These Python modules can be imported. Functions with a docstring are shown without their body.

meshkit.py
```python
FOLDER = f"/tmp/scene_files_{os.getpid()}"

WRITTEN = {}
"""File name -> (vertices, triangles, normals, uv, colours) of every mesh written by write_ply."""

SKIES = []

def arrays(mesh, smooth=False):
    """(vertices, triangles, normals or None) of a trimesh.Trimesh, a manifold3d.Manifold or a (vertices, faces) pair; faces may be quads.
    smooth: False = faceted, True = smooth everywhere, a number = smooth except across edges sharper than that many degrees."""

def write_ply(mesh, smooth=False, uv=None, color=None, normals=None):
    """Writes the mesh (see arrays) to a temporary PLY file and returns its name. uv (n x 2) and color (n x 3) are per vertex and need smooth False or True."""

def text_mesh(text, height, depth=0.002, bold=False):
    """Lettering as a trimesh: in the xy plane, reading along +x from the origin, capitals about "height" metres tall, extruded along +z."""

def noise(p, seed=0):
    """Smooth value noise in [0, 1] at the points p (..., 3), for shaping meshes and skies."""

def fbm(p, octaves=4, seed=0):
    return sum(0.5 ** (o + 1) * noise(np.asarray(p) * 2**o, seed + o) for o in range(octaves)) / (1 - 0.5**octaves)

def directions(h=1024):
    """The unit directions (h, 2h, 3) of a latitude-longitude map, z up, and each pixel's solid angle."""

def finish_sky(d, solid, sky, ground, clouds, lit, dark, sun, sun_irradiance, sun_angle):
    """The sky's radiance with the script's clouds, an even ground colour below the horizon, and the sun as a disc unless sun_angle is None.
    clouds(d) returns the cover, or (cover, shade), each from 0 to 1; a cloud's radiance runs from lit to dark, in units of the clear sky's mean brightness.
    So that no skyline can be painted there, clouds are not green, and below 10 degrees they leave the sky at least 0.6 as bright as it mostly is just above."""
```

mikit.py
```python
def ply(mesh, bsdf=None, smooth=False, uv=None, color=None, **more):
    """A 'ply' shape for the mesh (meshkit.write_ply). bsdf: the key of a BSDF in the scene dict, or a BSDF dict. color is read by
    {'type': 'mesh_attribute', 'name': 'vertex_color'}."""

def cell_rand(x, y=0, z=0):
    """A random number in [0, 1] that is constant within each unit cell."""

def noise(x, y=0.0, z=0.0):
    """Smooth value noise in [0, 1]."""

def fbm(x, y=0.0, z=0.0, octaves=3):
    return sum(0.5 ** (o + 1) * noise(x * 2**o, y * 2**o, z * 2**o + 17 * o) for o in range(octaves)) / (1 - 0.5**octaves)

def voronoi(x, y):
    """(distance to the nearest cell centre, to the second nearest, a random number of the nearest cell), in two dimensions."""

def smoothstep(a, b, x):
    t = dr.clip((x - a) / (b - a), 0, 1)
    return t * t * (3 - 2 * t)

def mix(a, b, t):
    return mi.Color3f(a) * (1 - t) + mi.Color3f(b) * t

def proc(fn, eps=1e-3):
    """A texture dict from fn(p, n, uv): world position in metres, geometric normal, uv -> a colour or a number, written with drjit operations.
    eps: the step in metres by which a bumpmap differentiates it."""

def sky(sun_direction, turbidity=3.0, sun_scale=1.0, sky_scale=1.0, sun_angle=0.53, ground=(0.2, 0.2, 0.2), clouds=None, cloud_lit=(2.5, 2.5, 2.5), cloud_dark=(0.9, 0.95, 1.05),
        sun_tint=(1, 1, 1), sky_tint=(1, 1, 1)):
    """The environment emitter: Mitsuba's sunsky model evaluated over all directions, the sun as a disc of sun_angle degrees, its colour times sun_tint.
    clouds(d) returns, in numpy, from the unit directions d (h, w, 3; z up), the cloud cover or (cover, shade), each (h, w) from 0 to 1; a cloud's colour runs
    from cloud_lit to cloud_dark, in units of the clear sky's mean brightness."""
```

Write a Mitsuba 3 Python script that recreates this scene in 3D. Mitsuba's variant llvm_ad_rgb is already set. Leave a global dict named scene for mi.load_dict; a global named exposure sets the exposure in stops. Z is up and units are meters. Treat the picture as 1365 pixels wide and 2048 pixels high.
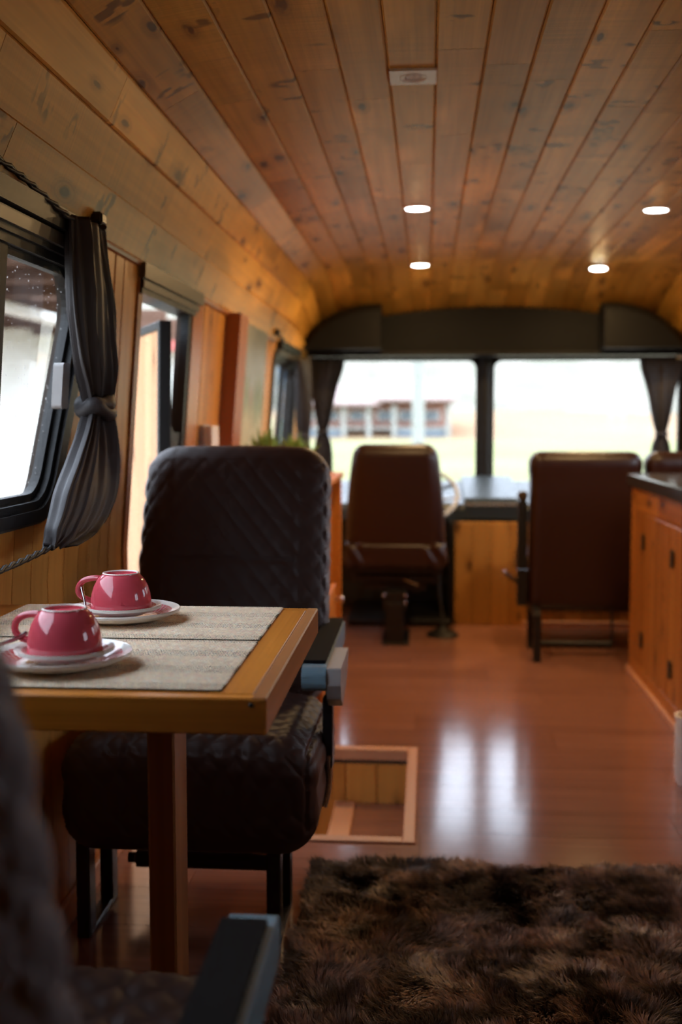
import math, random
import numpy as np
import trimesh, shapely
import shapely.geometry as sg
import shapely.affinity as sa
import drjit as dr
import mitsuba as mi
import mikit, meshkit
from mikit import noise, fbm, voronoi, cell_rand, smoothstep, mix

T = mi.ScalarTransform4f
random.seed(7)
rng = np.random.default_rng(7)
scene, labels = {}, {}

# ------------------------------------------------------------------ camera, sky, exposure
YAW, PITCH = math.radians(4.321), math.radians(4.749)
EYE = np.array([0.0, 0.0, 1.08])
FWD = np.array([-math.sin(YAW) * math.cos(PITCH), math.cos(YAW) * math.cos(PITCH), -math.sin(PITCH)])
scene['camera'] = {
    'type': 'thinlens', 'fov_axis': 'x', 'fov': math.degrees(2 * math.atan(682.5 / 2275.0)),
    'aperture_radius': 0.0068, 'focus_distance': 1.85, 'near_clip': 0.05, 'far_clip': 2000.0,
    'to_world': T().look_at(origin=EYE.tolist(), target=(EYE + FWD).tolist(), up=[0, 0, 1]),
}
exposure = 0.18


def cloud_cover(d):
    x, y, z = d[..., 0], d[..., 1], np.maximum(d[..., 2], 0.03)
    p = np.stack([x / (z + 0.25) * 1.5, y / (z + 0.25) * 1.5, z * 0 + 3.1], -1)
    n = meshkit.fbm(p.reshape(-1, 3)).reshape(x.shape)
    n = (n - n.min()) / (n.max() - n.min() + 1e-9)
    return 0.8 + 0.2 * n, 0.25 + 0.5 * n


scene['sky'] = mikit.sky((0.55, -0.45, 0.75), turbidity=4.0, sun_scale=0.0, sky_scale=30.0, ground=(0.28, 0.25, 0.2),
                         clouds=cloud_cover, cloud_lit=(1.50, 1.68, 1.90), cloud_dark=(1.05, 1.25, 1.50))
SKY = scene['sky']


# ------------------------------------------------------------------ helpers
def key(name):
    if name not in scene and name not in labels:
        return name
    i = 1
    while f'{name}_{i:03d}' in scene or f'{name}_{i:03d}' in labels:
        i += 1
    return f'{name}_{i:03d}'


def put(name, mesh, bsdf, smooth=False, uv=None, color=None, parent=None, label=None, cat=None, group=None, kind=None, **more):
    k = key(name if parent is None else parent + '__' + name)
    scene[k] = mikit.ply(mesh, bsdf, smooth=smooth, uv=uv, color=color, **more)
    d = {}
    if label: d['label'] = label
    if cat: d['category'] = cat
    if group: d['group'] = group
    if kind: d['kind'] = kind
    if d: labels[k] = d
    return k


def thing(name, label, cat, group=None, kind=None):
    k = key(name)
    labels[k] = {'label': label, 'category': cat}
    if group: labels[k]['group'] = group
    if kind: labels[k] = {'kind': kind}
    return k


def tm(v, f):
    f = np.asarray(f)
    if f.shape[1] == 4:
        f = np.vstack([f[:, [0, 1, 2]], f[:, [0, 2, 3]]])
    return trimesh.Trimesh(np.asarray(v, float), f, process=False)


def cat_(*ms):
    return trimesh.util.concatenate([tm(*m) if isinstance(m, tuple) else m for m in ms])


def box(x0, x1, y0, y1, z0, z1, b=0.003):
    """A box with chamfered edges: the hull of its inset corners."""
    b = min(b, (x1 - x0) * .3, (y1 - y0) * .3, (z1 - z0) * .3)
    if b <= 0:
        m = trimesh.creation.box(extents=(x1 - x0, y1 - y0, z1 - z0))
        m.apply_translation(((x0 + x1) / 2, (y0 + y1) / 2, (z0 + z1) / 2)); return m
    pts = []
    for x, sx in ((x0, 1), (x1, -1)):
        for y, sy in ((y0, 1), (y1, -1)):
            for z, sz in ((z0, 1), (z1, -1)):
                pts += [(x, y + sy * b, z + sz * b), (x + sx * b, y, z + sz * b), (x + sx * b, y + sy * b, z)]
    return trimesh.convex.convex_hull(np.array(pts))


def boxuv(m, axis=0, k=0):
    """uv in metres for a wooden box: u along axis (plus the board number), v around it."""
    m = trimesh.Trimesh(m.vertices[m.faces].reshape(-1, 3), np.arange(len(m.faces) * 3).reshape(-1, 3), process=False)
    v = np.array(m.vertices); n = np.repeat(m.face_normals, 3, axis=0)
    a, b = [i for i in range(3) if i != axis]
    o = np.where(np.abs(n[:, a]) > np.abs(n[:, b]), v[:, b] + .31 * a, v[:, a])
    u = v[:, axis]
    e = (np.abs(n[:, axis]) > .9)
    u = np.where(e, v[:, a] * .2 + 1.0, u)
    return m, np.stack([u + 4 + 20 * k, o], 1)


def lathe(prof, n=48, cx=0, cy=0, cz=0):
    """(mesh, uv): profile of (r, z), uv = (angle 0..1, index along the profile 0..1 by arc length)."""
    p = np.array(prof, float); m = len(p)
    L = np.r_[0, np.cumsum(np.linalg.norm(np.diff(p, axis=0), axis=1))]; L /= L[-1]
    a = np.linspace(0, 2 * np.pi, n + 1)
    v = np.stack([cx + p[:, 0, None] * np.cos(a), cy + p[:, 0, None] * np.sin(a), cz + np.repeat(p[:, 1, None], n + 1, 1)], -1).reshape(-1, 3)
    i, j = np.meshgrid(np.arange(m - 1), np.arange(n), indexing='ij')
    q = np.stack([i * (n + 1) + j, i * (n + 1) + j + 1, (i + 1) * (n + 1) + j + 1, (i + 1) * (n + 1) + j], -1).reshape(-1, 4)
    uv = np.stack([np.tile(a / (2 * np.pi), m), np.repeat(L, n + 1)], 1)
    return tm(v, q), uv


def smoothline(p, n=40, closed=False):
    from scipy.interpolate import splprep, splev
    p = np.array(p, float)
    t, _ = splprep(p.T, s=0, k=min(3, len(p) - 1), per=closed)
    return np.array(splev(np.linspace(0, 1, n), t)).T


def tube(p, r, sides=10, cap=True):
    p = np.asarray(p, float); n = len(p)
    r = np.broadcast_to(r, (n,))
    t = np.gradient(p, axis=0); t /= np.linalg.norm(t, axis=1, keepdims=True) + 1e-12
    a = np.zeros_like(t); ref = np.array([0, 0, 1.0]) if abs(t[0, 2]) < .9 else np.array([1.0, 0, 0])
    for i in range(n):
        ref = ref - t[i] * ref.dot(t[i]); ref /= np.linalg.norm(ref); a[i] = ref
    b = np.cross(t, a); w = np.arange(sides) * 2 * np.pi / sides
    v = p[:, None] + r[:, None, None] * (np.cos(w)[None, :, None] * a[:, None] + np.sin(w)[None, :, None] * b[:, None])
    v = v.reshape(-1, 3)
    i, j = np.meshgrid(np.arange(n - 1), np.arange(sides), indexing='ij')
    q = np.stack([i * sides + j, i * sides + (j + 1) % sides, (i + 1) * sides + (j + 1) % sides, (i + 1) * sides + j], -1).reshape(-1, 4)
    f = np.vstack([q[:, [0, 1, 2]], q[:, [0, 2, 3]]])
    if cap:
        for c, base, s in ((p[0], 0, -1), (p[-1], (n - 1) * sides, 1)):
            k = len(v); v = np.vstack([v, c])
            g = np.arange(sides); h = (g + 1) % sides
            tri = np.stack([np.full(sides, k), base + g, base + h], 1)
            f = np.vstack([f, tri if s > 0 else tri[:, ::-1]])
    return tm(v, f)


def rbox(hx, hy, hz, r, step):
    """A rounded box as a dense welded grid, centred on the origin: (vertices, faces, normals)."""
    V, Fc, base = [], [], 0
    h = np.array([hx, hy, hz])
    for ax in range(3):
        a, b = [(1, 2), (2, 0), (0, 1)][ax]
        na, nb = max(4, int(2 * h[a] / step)), max(4, int(2 * h[b] / step))
        for s in (-1, 1):
            ga, gb = np.meshgrid(np.linspace(-h[a], h[a], na + 1), np.linspace(-h[b], h[b], nb + 1), indexing='ij')
            v = np.zeros((na + 1, nb + 1, 3)); v[..., ax] = s * h[ax]; v[..., a] = ga; v[..., b] = gb
            i, j = np.meshgrid(np.arange(na), np.arange(nb), indexing='ij')
            q = np.stack([i * (nb + 1) + j, (i + 1) * (nb + 1) + j, (i + 1) * (nb + 1) + j + 1, i * (nb + 1) + j + 1], -1).reshape(-1, 4)
            if s < 0: q = q[:, ::-1]
            V.append(v.reshape(-1, 3)); Fc.append(q + base); base += v.shape[0] * v.shape[1]
    V, Fc = np.vstack(V), np.vstack(Fc)
    inner = np.maximum(h - r, 1e-4)
    q = np.clip(V, -inner, inner)
    d = V - q; n = d / np.maximum(np.linalg.norm(d, axis=1, keepdims=True), 1e-9)
    P = q + n * r
    m = trimesh.Trimesh(P, np.vstack([Fc[:, [0, 1, 2]], Fc[:, [0, 2, 3]]]), process=False)
    _, first, inv = np.unique(np.round(P, 6), axis=0, return_index=True, return_inverse=True)
    f = inv.reshape(-1)[m.faces]; f = f[(f[:, 0] != f[:, 1]) & (f[:, 1] != f[:, 2]) & (f[:, 0] != f[:, 2])]
    return P[first], f, n[first]


def rounded(x0, x1, y0, y1, r):
    return sg.box(x0 + r, y0 + r, x1 - r, y1 - r).buffer(r, quad_segs=8)


def extrude(poly, h):
    ps = poly.geoms if hasattr(poly, 'geoms') else [poly]
    return cat_(*[trimesh.creation.extrude_polygon(p, h) for p in ps if p.area > 1e-7])


# ------------------------------------------------------------------ materials
def principled(col, rough=.5, metallic=0., spec=.5, **more):
    c = col if isinstance(col, dict) else {'type': 'rgb', 'value': list(col)}
    return {'type': 'twosided', 'bsdf': {'type': 'principled', 'base_color': c, 'roughness': rough, 'metallic': metallic, 'specular': spec, **more}}


def wood(light, dark, knot, gscale=1.0, knots=1.0, vary=.5, blotch=0.0):
    """Boards in metres: u along the grain (20 times the board number added), v across it."""
    L, D, K = mi.Color3f(light), mi.Color3f(dark), mi.Color3f(knot)

    def fn(p, n, uv):
        k = dr.floor(uv.x / 20.0)
        r1, r2, r3 = cell_rand(k, 1), cell_rand(k, 2), cell_rand(k, 3)
        u, v = uv.x - 20.0 * k, uv.y + 7.0 * r2
        wob = (noise(u * 2.2, v * 9.0, r3 * 40) - .5)
        g1 = fbm(u * 1.6 * gscale, (v + .012 * wob) * 70.0 * gscale, r2 * 30, octaves=3)
        g2 = noise(u * 5.0, v * 320.0 * gscale, 3.0)
        wide = fbm(u * .9, v * 14.0, r1 * 50, octaves=2)
        # knots: one cell out of three, oval, with rings bent round them
        kx, ky = u * 4.2, v * 13.0
        d1, d2, w = voronoi(kx, ky)
        on = dr.select(w > (1 - .42 * knots), 1.0, 0.0)
        size = .06 + .13 * cell_rand(w * 911.0, 5)
        core = on * (1 - smoothstep(size * .55, size * 1.1, d1 + .1 * (noise(kx * 7, ky * 7) - .5)))
        halo = on * (1 - smoothstep(size, size * 3.2, d1)) * (.45 + .55 * noise(d1 * 45.0, w * 99.0))
        t = dr.clip(.60 * g1 + .16 * g2 + .38 * wide + vary * (r1 - .5) - .05, 0, 1)
        c = L * (1 - t) + D * t
        c = c * (1 - .55 * halo) + K * (1.6 * .55 * halo)
        c = c * (1 - core) + K * core
        # short dark dashes across the grain
        st = smoothstep(.80, .86, noise(u * 9.0, v * 16.0, 8.0 + r1 * 9)) * smoothstep(.45, .6, noise(u * 60.0, v * 30.0, 2.0)) * knots
        c = c * (1 - .55 * st) + K * (.55 * st)
        if blotch:
            # resin streaks lying across the board, grey-green stain patches, saw marks
            cr = smoothstep(.76, .84, noise(u * 16.0, v * 11.0, 3.0 + r2 * 19)) * smoothstep(.35, .62, noise(u * 70.0, v * 45.0, 6.0))
            c = c * (1 - .75 * cr) + K * (.75 * cr)
            sp = smoothstep(.50, .74, fbm(u * 1.7, v * 7.0, 5.0 + r3 * 23, octaves=3))
            c = c * (1 - blotch * sp) + mi.Color3f(.17, .085, .020) * (blotch * sp)
            wp = smoothstep(.55, .80, fbm(u * 2.3, v * 6.0, 11.0 + r1 * 31, octaves=2))
            c = c * (1 + .35 * wp)
            saw = (noise(u * 420.0, v * 6.0, r1 * 7) - .5) * smoothstep(.3, .7, noise(u * 2.0, v * 4.0, r2 * 60))
            c = c * (1 + .30 * saw)
        return c * (.86 + .28 * r2)
    return mikit.proc(fn)


M = scene
M['ceiling_wood'] = principled(wood((.78, .42, .085), (.45, .195, .028), (.12, .036, .007), knots=.38, vary=.55, blotch=.35), .36, spec=.12)
M['wall_wood'] = principled(wood((.74, .37, .095), (.48, .19, .033), (.13, .045, .012), knots=.5, vary=.4), .38, spec=.25)
M['table_wood'] = principled(wood((.66, .255, .036), (.40, .118, .012), (.09, .03, .01), knots=.08, vary=.3), .28, spec=.5)
M['door_wood'] = principled(wood((.62, .33, .17), (.46, .21, .08), (.13, .045, .012), knots=.2, vary=.3), .4, spec=.25)
M['leg_wood'] = principled(wood((.46, .18, .055), (.17, .044, .010), (.09, .03, .01), gscale=.6, knots=0.0, vary=.2), .4)
M['cabinet_wood'] = principled(wood((.62, .22, .035), (.42, .12, .015), (.10, .03, .01), knots=.3, vary=.25), .34)
M['counter_wood'] = principled(wood((.55, .21, .04), (.30, .085, .012), (.08, .025, .008), knots=.45, vary=.5), .34)
M['trim_wood'] = principled(wood((.66, .36, .22), (.50, .24, .13), (.2, .08, .04), knots=0.0, vary=.2), .38)


def laminate(p, n, uv):
    k = dr.floor(uv.x / 20.0)
    r1, r2 = cell_rand(k, 1), cell_rand(k, 2)
    u, v = uv.x - 20 * k, uv.y + 5 * r2
    g = fbm(u * 2.5, v * 80.0, r1 * 20, octaves=3)
    t = dr.clip(g * .9 + .35 * (r1 - .5), 0, 1)
    return mix((.29, .130, .088), (.155, .062, .040), t)


M['floor_wood'] = principled(mikit.proc(laminate), .15, spec=1.0)
M['grey_quilt'] = principled((.25, .235, .245), .5, spec=.4)
M['quilt_vinyl'] = principled((.040, .019, .0145), .50, spec=.4)
M['brown_leather'] = principled((.030, .0098, .006), .33, spec=.5)
M['black_metal'] = principled((.010, .010, .011), .38, spec=.5)
M['black_plastic'] = principled((.011, .011, .011), .45, spec=.35)
M['rubber'] = principled((.012, .011, .010), .5)
M['dash_vinyl'] = principled((.026, .040, .048), .36, spec=.6)
M['overhead_vinyl'] = principled((.009, .009, .0088), .6, spec=.15)
M['arm_vinyl'] = principled((.006, .006, .007), .8, spec=.1)
M['arm_paint'] = principled((.17, .29, .36), .35, spec=.5)
M['aluminium'] = {'type': 'twosided', 'bsdf': {'type': 'roughconductor', 'material': 'Al', 'alpha': .22, 'specular_reflectance': {'type': 'rgb', 'value': [.75, .72, .68]}}}
M['grey_rail'] = principled((.085, .075, .062), .38, metallic=.2)
M['grey_plastic'] = principled((.36, .34, .33), .4)
M['chrome'] = {'type': 'twosided', 'bsdf': {'type': 'roughconductor', 'material': 'Cr', 'alpha': .08}}
M['dark_steel'] = {'type': 'twosided', 'bsdf': {'type': 'roughconductor', 'material': 'Cr', 'alpha': .12, 'specular_reflectance': {'type': 'rgb', 'value': [.45, .4, .38]}}}
M['curtain_cloth'] = principled((.040, .035, .036), .55, spec=.4, sheen=1.0, sheen_tint=.0)
M['glaze_red'] = principled((.54, .066, .092), .09, spec=.55, clearcoat=.6, clearcoat_gloss=.97)
M['white_ceramic'] = principled((.74, .70, .64), .12, spec=.5)
M['white_plastic'] = principled((.86, .84, .80), .35)
M['glass'] = {'type': 'thindielectric', 'int_ior': 1.5, 'ext_ior': 1.0}
M['mat_yarn'] = principled({'type': 'mesh_attribute', 'name': 'vertex_color'}, .7, spec=.25)
M['rug_hair'] = principled({'type': 'mesh_attribute', 'name': 'vertex_color'}, .55, spec=.25)
M['rug_back'] = principled((.05, .035, .028), .9)
M['dark_shell'] = principled((.035, .022, .014), .8)
M['stone_top'] = principled((.035, .032, .03), .15, spec=.6)
M['brass'] = principled((.10, .065, .03), .4, metallic=.6)
M['succulent'] = principled((.17, .30, .06), .5)
M['pot_clay'] = principled((.55, .50, .44), .6)
M['paper'] = principled((.75, .74, .74), .6)
M['paper_grey'] = principled((.30, .31, .38), .6)
M['wheel_rim'] = principled((.55, .57, .58), .25)
M['body_paint'] = principled((.25, .23, .2), .4)


def plate_print(p, n, uv):
    a, l = uv.x, uv.y           # angle, arc position on the top face
    def band(x0, x1): return smoothstep(x0 - .006, x0, l) * (1 - smoothstep(x1, x1 + .006, l))
    w = mi.Color3f(.74, .70, .64); red = mi.Color3f(.46, .045, .06)
    s = (l - .60) / .26
    za = dr.abs(a * 44 + s * 1.5 - dr.round(a * 44 + s * 1.5)); zb = dr.abs(a * 44 - s * 1.5 - dr.round(a * 44 - s * 1.5))
    lat = dr.maximum(1 - smoothstep(.05, .13, za), 1 - smoothstep(.05, .13, zb))
    c = w * 1.0
    rim = band(.60, .86)
    c = c * (1 - rim) + (red * (1 - .75 * lat) + w * (.75 * lat)) * rim
    bead = band(.545, .585) * smoothstep(.2, .3, dr.abs(a * 80 - dr.round(a * 80)))
    c = c * (1 - .8 * bead) + red * (.8 * bead)
    m = (1 - smoothstep(.46, .5, l)) * smoothstep(.42, .6, fbm(a * 14, l * 9, 4.0))
    c = c * (1 - m) + mix((.25, .07, .02), (.62, .38, .12), noise(a * 30, l * 16)) * m
    return c


M['plate_print'] = principled(mikit.proc(plate_print), .10, spec=.5)


def landscape(p, n, uv):
    y, z = uv.x, uv.y                    # 0..0.8, 0..0.6
    sky_ = mix((.20, .22, .22), (.32, .34, .33), fbm(y * 4, z * 7, 1.0))
    leaf = mix((.07, .09, .02), (.22, .23, .07), fbm(y * 22, z * 9, 2.0))
    dry = mix((.32, .22, .10), (.46, .36, .20), fbm(y * 12, z * 16, 5.0))
    h = .40 + .13 * (noise(y * 9.0, 3.0) - .5) + .16 * (noise(y * 30.0, z * 3.0, 7.0) - .5)
    c = sky_ + (leaf - sky_) * smoothstep(.03, -.03, z - h)
    h2 = .20 + .12 * (noise(y * 8.0, 9.0) - .4)
    c = c + (dry - c) * smoothstep(.06, -.06, z - h2)
    rust = smoothstep(.09, .02, dr.sqrt(dr.square((y - .45) * 1.0) + dr.square((z - .30) * 1.2)))
    c = c + (mi.Color3f(.24, .11, .06) - c) * (.7 * rust)
    stalk = smoothstep(.82, .9, noise(y * 26 + z * 5, z * 1.5, 11.0)) * smoothstep(.45, .3, z)
    return c + (mi.Color3f(.22, .17, .08) - c) * (.6 * stalk)


M['landscape_print'] = principled(mikit.proc(landscape), .35, spec=.2)
M['grass'] = principled(mikit.proc(lambda p, n, uv: mix(mix((.175, .185, .080), (.23, .225, .12), fbm(p.x * .15, p.y * .08, 1.0)), (.28, .215, .16), smoothstep(26.0, 16.0, dr.sqrt(dr.square(p.x) + dr.square(p.y)) + 8 * fbm(p.x * .2, p.y * .2, 3.0)))), .9, spec=.1)
M['dry_hill'] = principled(mikit.proc(lambda p, n, uv: mix(mix((.13, .14, .10), (.29, .27, .235), smoothstep(.35, .62, fbm(p.x * .30, p.y * .18, p.z * .45))), (.27, .25, .20), .62)), .95, spec=.1)
M['bare_earth'] = principled(mikit.proc(lambda p, n, uv: mix((.30, .17, .10), (.27, .215, .14), fbm(p.x * .06, p.y * .1, p.z * .5))), .95, spec=.1)
M['roof_tile_far'] = principled((.34, .25, .23), .8)
M['brick_far'] = principled((.34, .17, .13), .9)
M['render_white'] = principled((.80, .78, .74), .8)
M['window_far'] = principled((.12, .15, .18), .3)
M['pale_concrete'] = principled((.32, .32, .29), .8)
M['eave_wood'] = principled((.13, .065, .04), .8)
M['fascia_red'] = principled((.50, .12, .10), .6)
M['blue_paint'] = principled((.10, .22, .36), .4)


# ------------------------------------------------------------------ the shell of the bus
XC = 0.37                       # the middle of the body; the left wall is at wall_x(z), the right one mirrored
Y0, Y1 = -2.2, 6.65


def wall_x(z):
    z = np.asarray(z, float)
    return -0.768 + np.clip(z - .75, 0, None) * .077


def left(a, b, c):
    """A point of the left wall: a along the bus, b up, c out of the wall into the room."""
    return np.stack([wall_x(b) + c, a, b], -1)


def wall_piece(poly, c0, c1, side='l'):
    out = []
    for lo, hi in ((-1.2, .75), (.75, 3)):
        q = poly.intersection(sg.box(-50, lo, 50, hi))
        if q.is_empty or q.area < 1e-6: continue
        for g in (q.geoms if hasattr(q, 'geoms') else [q]):
            if g.geom_type != 'Polygon' or g.area < 1e-6: continue
            m = trimesh.creation.extrude_polygon(g, c1 - c0)
            v = np.array(m.vertices); w = left(v[:, 0], v[:, 1], v[:, 2] + c0)
            f = np.array(m.faces)
            if side == 'r': w[:, 0] = 2 * XC - w[:, 0]
            else: f = f[:, ::1]
            mm = trimesh.Trimesh(w, f, process=False)
            if mm.volume < 0: mm.invert()
            out.append(mm)
    return cat_(*out) if out else None


# ceiling profile: left half measured, right half mirrored
half = np.array([(-.685, 1.560), (-.648, 1.655), (-.602, 1.758), (-.509, 1.808), (-.405, 1.824), (-.301, 1.834), (-.093, 1.840), (.37, 1.842)])
prof = np.vstack([half, np.c_[2 * XC - half[-2::-1, 0], half[-2::-1, 1]]])
seg = np.r_[0, np.cumsum(np.linalg.norm(np.diff(prof, axis=0), axis=1))]
S_TOTAL = seg[-1]


def ceil_pt(s, y, depth=0.0):
    """A point of the ceiling at arc length s; depth is measured outward (up)."""
    s = np.asarray(s, float); y = np.asarray(y, float)
    x, z = np.interp(s, seg, prof[:, 0]), np.interp(s, seg, prof[:, 1])
    e = .01
    dx = np.interp(s + e, seg, prof[:, 0]) - np.interp(s - e, seg, prof[:, 0]); dz = np.interp(s + e, seg, prof[:, 1]) - np.interp(s - e, seg, prof[:, 1])
    l = np.hypot(dx, dz); nx, nz = -dz / l, dx / l
    t = np.clip((y - 5.75) / .95, 0, 1); w = np.abs(x - XC); arch = np.where(w < .65, (w / .65) ** 2, np.clip((1.05 - w) / .40, 0, 1))
    drop = (.205 + .060 * arch) * t * t * (1.6 - .6 * t)
    return np.stack([x + nx * depth, y + 0 * s, z + nz * depth - drop], -1)


def ceil_z(x, y):
    s = np.interp(x, prof[:, 0], seg)
    return float(ceil_pt(s, y)[2])


def strip_mesh(fn, u0, u1, s0, s1, t, ch, k):
    """A board along u with a chamfered face: fn(s, u, depth)."""
    u = np.unique(np.r_[u0, u1, [x for x in np.arange(5.70, 6.7, .07) if u0 + .02 < x < u1 - .02]]); n = len(u) - 1
    s = np.array([s0, s0, s0 + ch, s1 - ch, s1, s1]); d = np.array([t, ch, 0, 0, ch, t])
    m = len(s)
    P = np.stack([fn(s, np.full(m, x), d) for x in u])
    v = P.reshape(-1, 3)
    uv = np.stack([np.repeat(u, m) + 4 + 20 * k, np.tile(s, n + 1)], 1)
    i, j = np.meshgrid(np.arange(n), np.arange(m), indexing='ij')
    j2 = (j + 1) % m
    q = np.stack([i * m + j, i * m + j2, (i + 1) * m + j2, (i + 1) * m + j], -1).reshape(-1, 4)
    f = np.vstack([q[:, [0, 1, 2]], q[:, [0, 2, 3]]])
    e = np.array([[0, 1, 4], [0, 4, 5], [1, 2, 3], [1, 3, 4]])
    f = np.vstack([f, e[:, ::-1], e + n * m])
    return tm(v, f), uv


# roof skin above the boards
n_s = 40
ss = np.linspace(0, S_TOTAL, n_s + 1); ys = np.r_[np.linspace(Y0 - .05, 5.6, 6), np.linspace(5.75, 6.75, 7)]
pa = np.array([[ceil_pt(s, y, .018) for s in ss] for y in ys]).reshape(-1, 3)
pb = np.array([[ceil_pt(s, y, .040) for s in ss] for y in ys]).reshape(-1, 3)
i, j = np.meshgrid(np.arange(len(ys) - 1), np.arange(n_s), indexing='ij')
q = np.stack([i * (n_s + 1) + j, i * (n_s + 1) + j + 1, (i + 1) * (n_s + 1) + j + 1, (i + 1) * (n_s + 1) + j], -1).reshape(-1, 4)
put('ceiling', cat_(tm(pa, q), tm(pb, q[:, ::-1])), 'dark_shell', kind='structure')
PW = .104
n_planks = int(S_TOTAL / PW)
off = (np.interp(.0135, prof[:, 0], seg)) % PW
edges = np.r_[0, np.arange(off, S_TOTAL, PW), S_TOTAL]
if edges[1] - edges[0] < .03: edges = np.delete(edges, 1)
if edges[-1] - edges[-2] < .03: edges = np.delete(edges, -2)
bk = 0
for a, b in zip(edges[:-1], edges[1:]):
    y = Y0 + random.uniform(-1.0, 0)
    while y < 6.68:
        L = random.uniform(.75, 1.9) if y < 2 else random.uniform(.5, 1.4)
        y2 = min(y + L, 6.68)
        if 6.68 - y2 < .25: y2 = 6.68
        if y2 > Y0:
            ya = max(y, Y0)
            m, uv = strip_mesh(ceil_pt, ya + .0008, y2 - .0008, a + .0005, b - .0005, .016, .0045, bk)
            put('plank', m, 'ceiling_wood', uv=uv, parent='ceiling'); bk += 1
        y = y2

# ---- left wall: shell, boards, window, doorway
def raked(y0, ytop, ybot, z0, z1, r):
    return sg.Polygon([(y0, z0), (ybot, z0), (ytop, z1), (y0, z1)]).buffer(-r).buffer(r, quad_segs=8)


WIN_A = raked(1.045, 2.365, 2.185, .925, 1.372, .08)        # glass of the near window, its front edge raked
WIN_A_OUT = raked(.985, 2.475, 2.235, .880, 1.478, .11)
WIN_B = rounded(5.36, 6.20, .86, 1.345, .06); WIN_B_OUT = rounded(5.31, 6.26, .82, 1.40, .09)
DOOR = sg.box(2.84, -.40, 3.48, 1.40)
holes_left = shapely.union_all([WIN_A.buffer(.03), WIN_B.buffer(.02), DOOR])
shell = sg.box(Y0, -.45, Y1 + .1, 1.62).difference(holes_left)
put('wall_left', wall_piece(shell, -.05, -.012), 'dark_shell', kind='structure')


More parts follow.
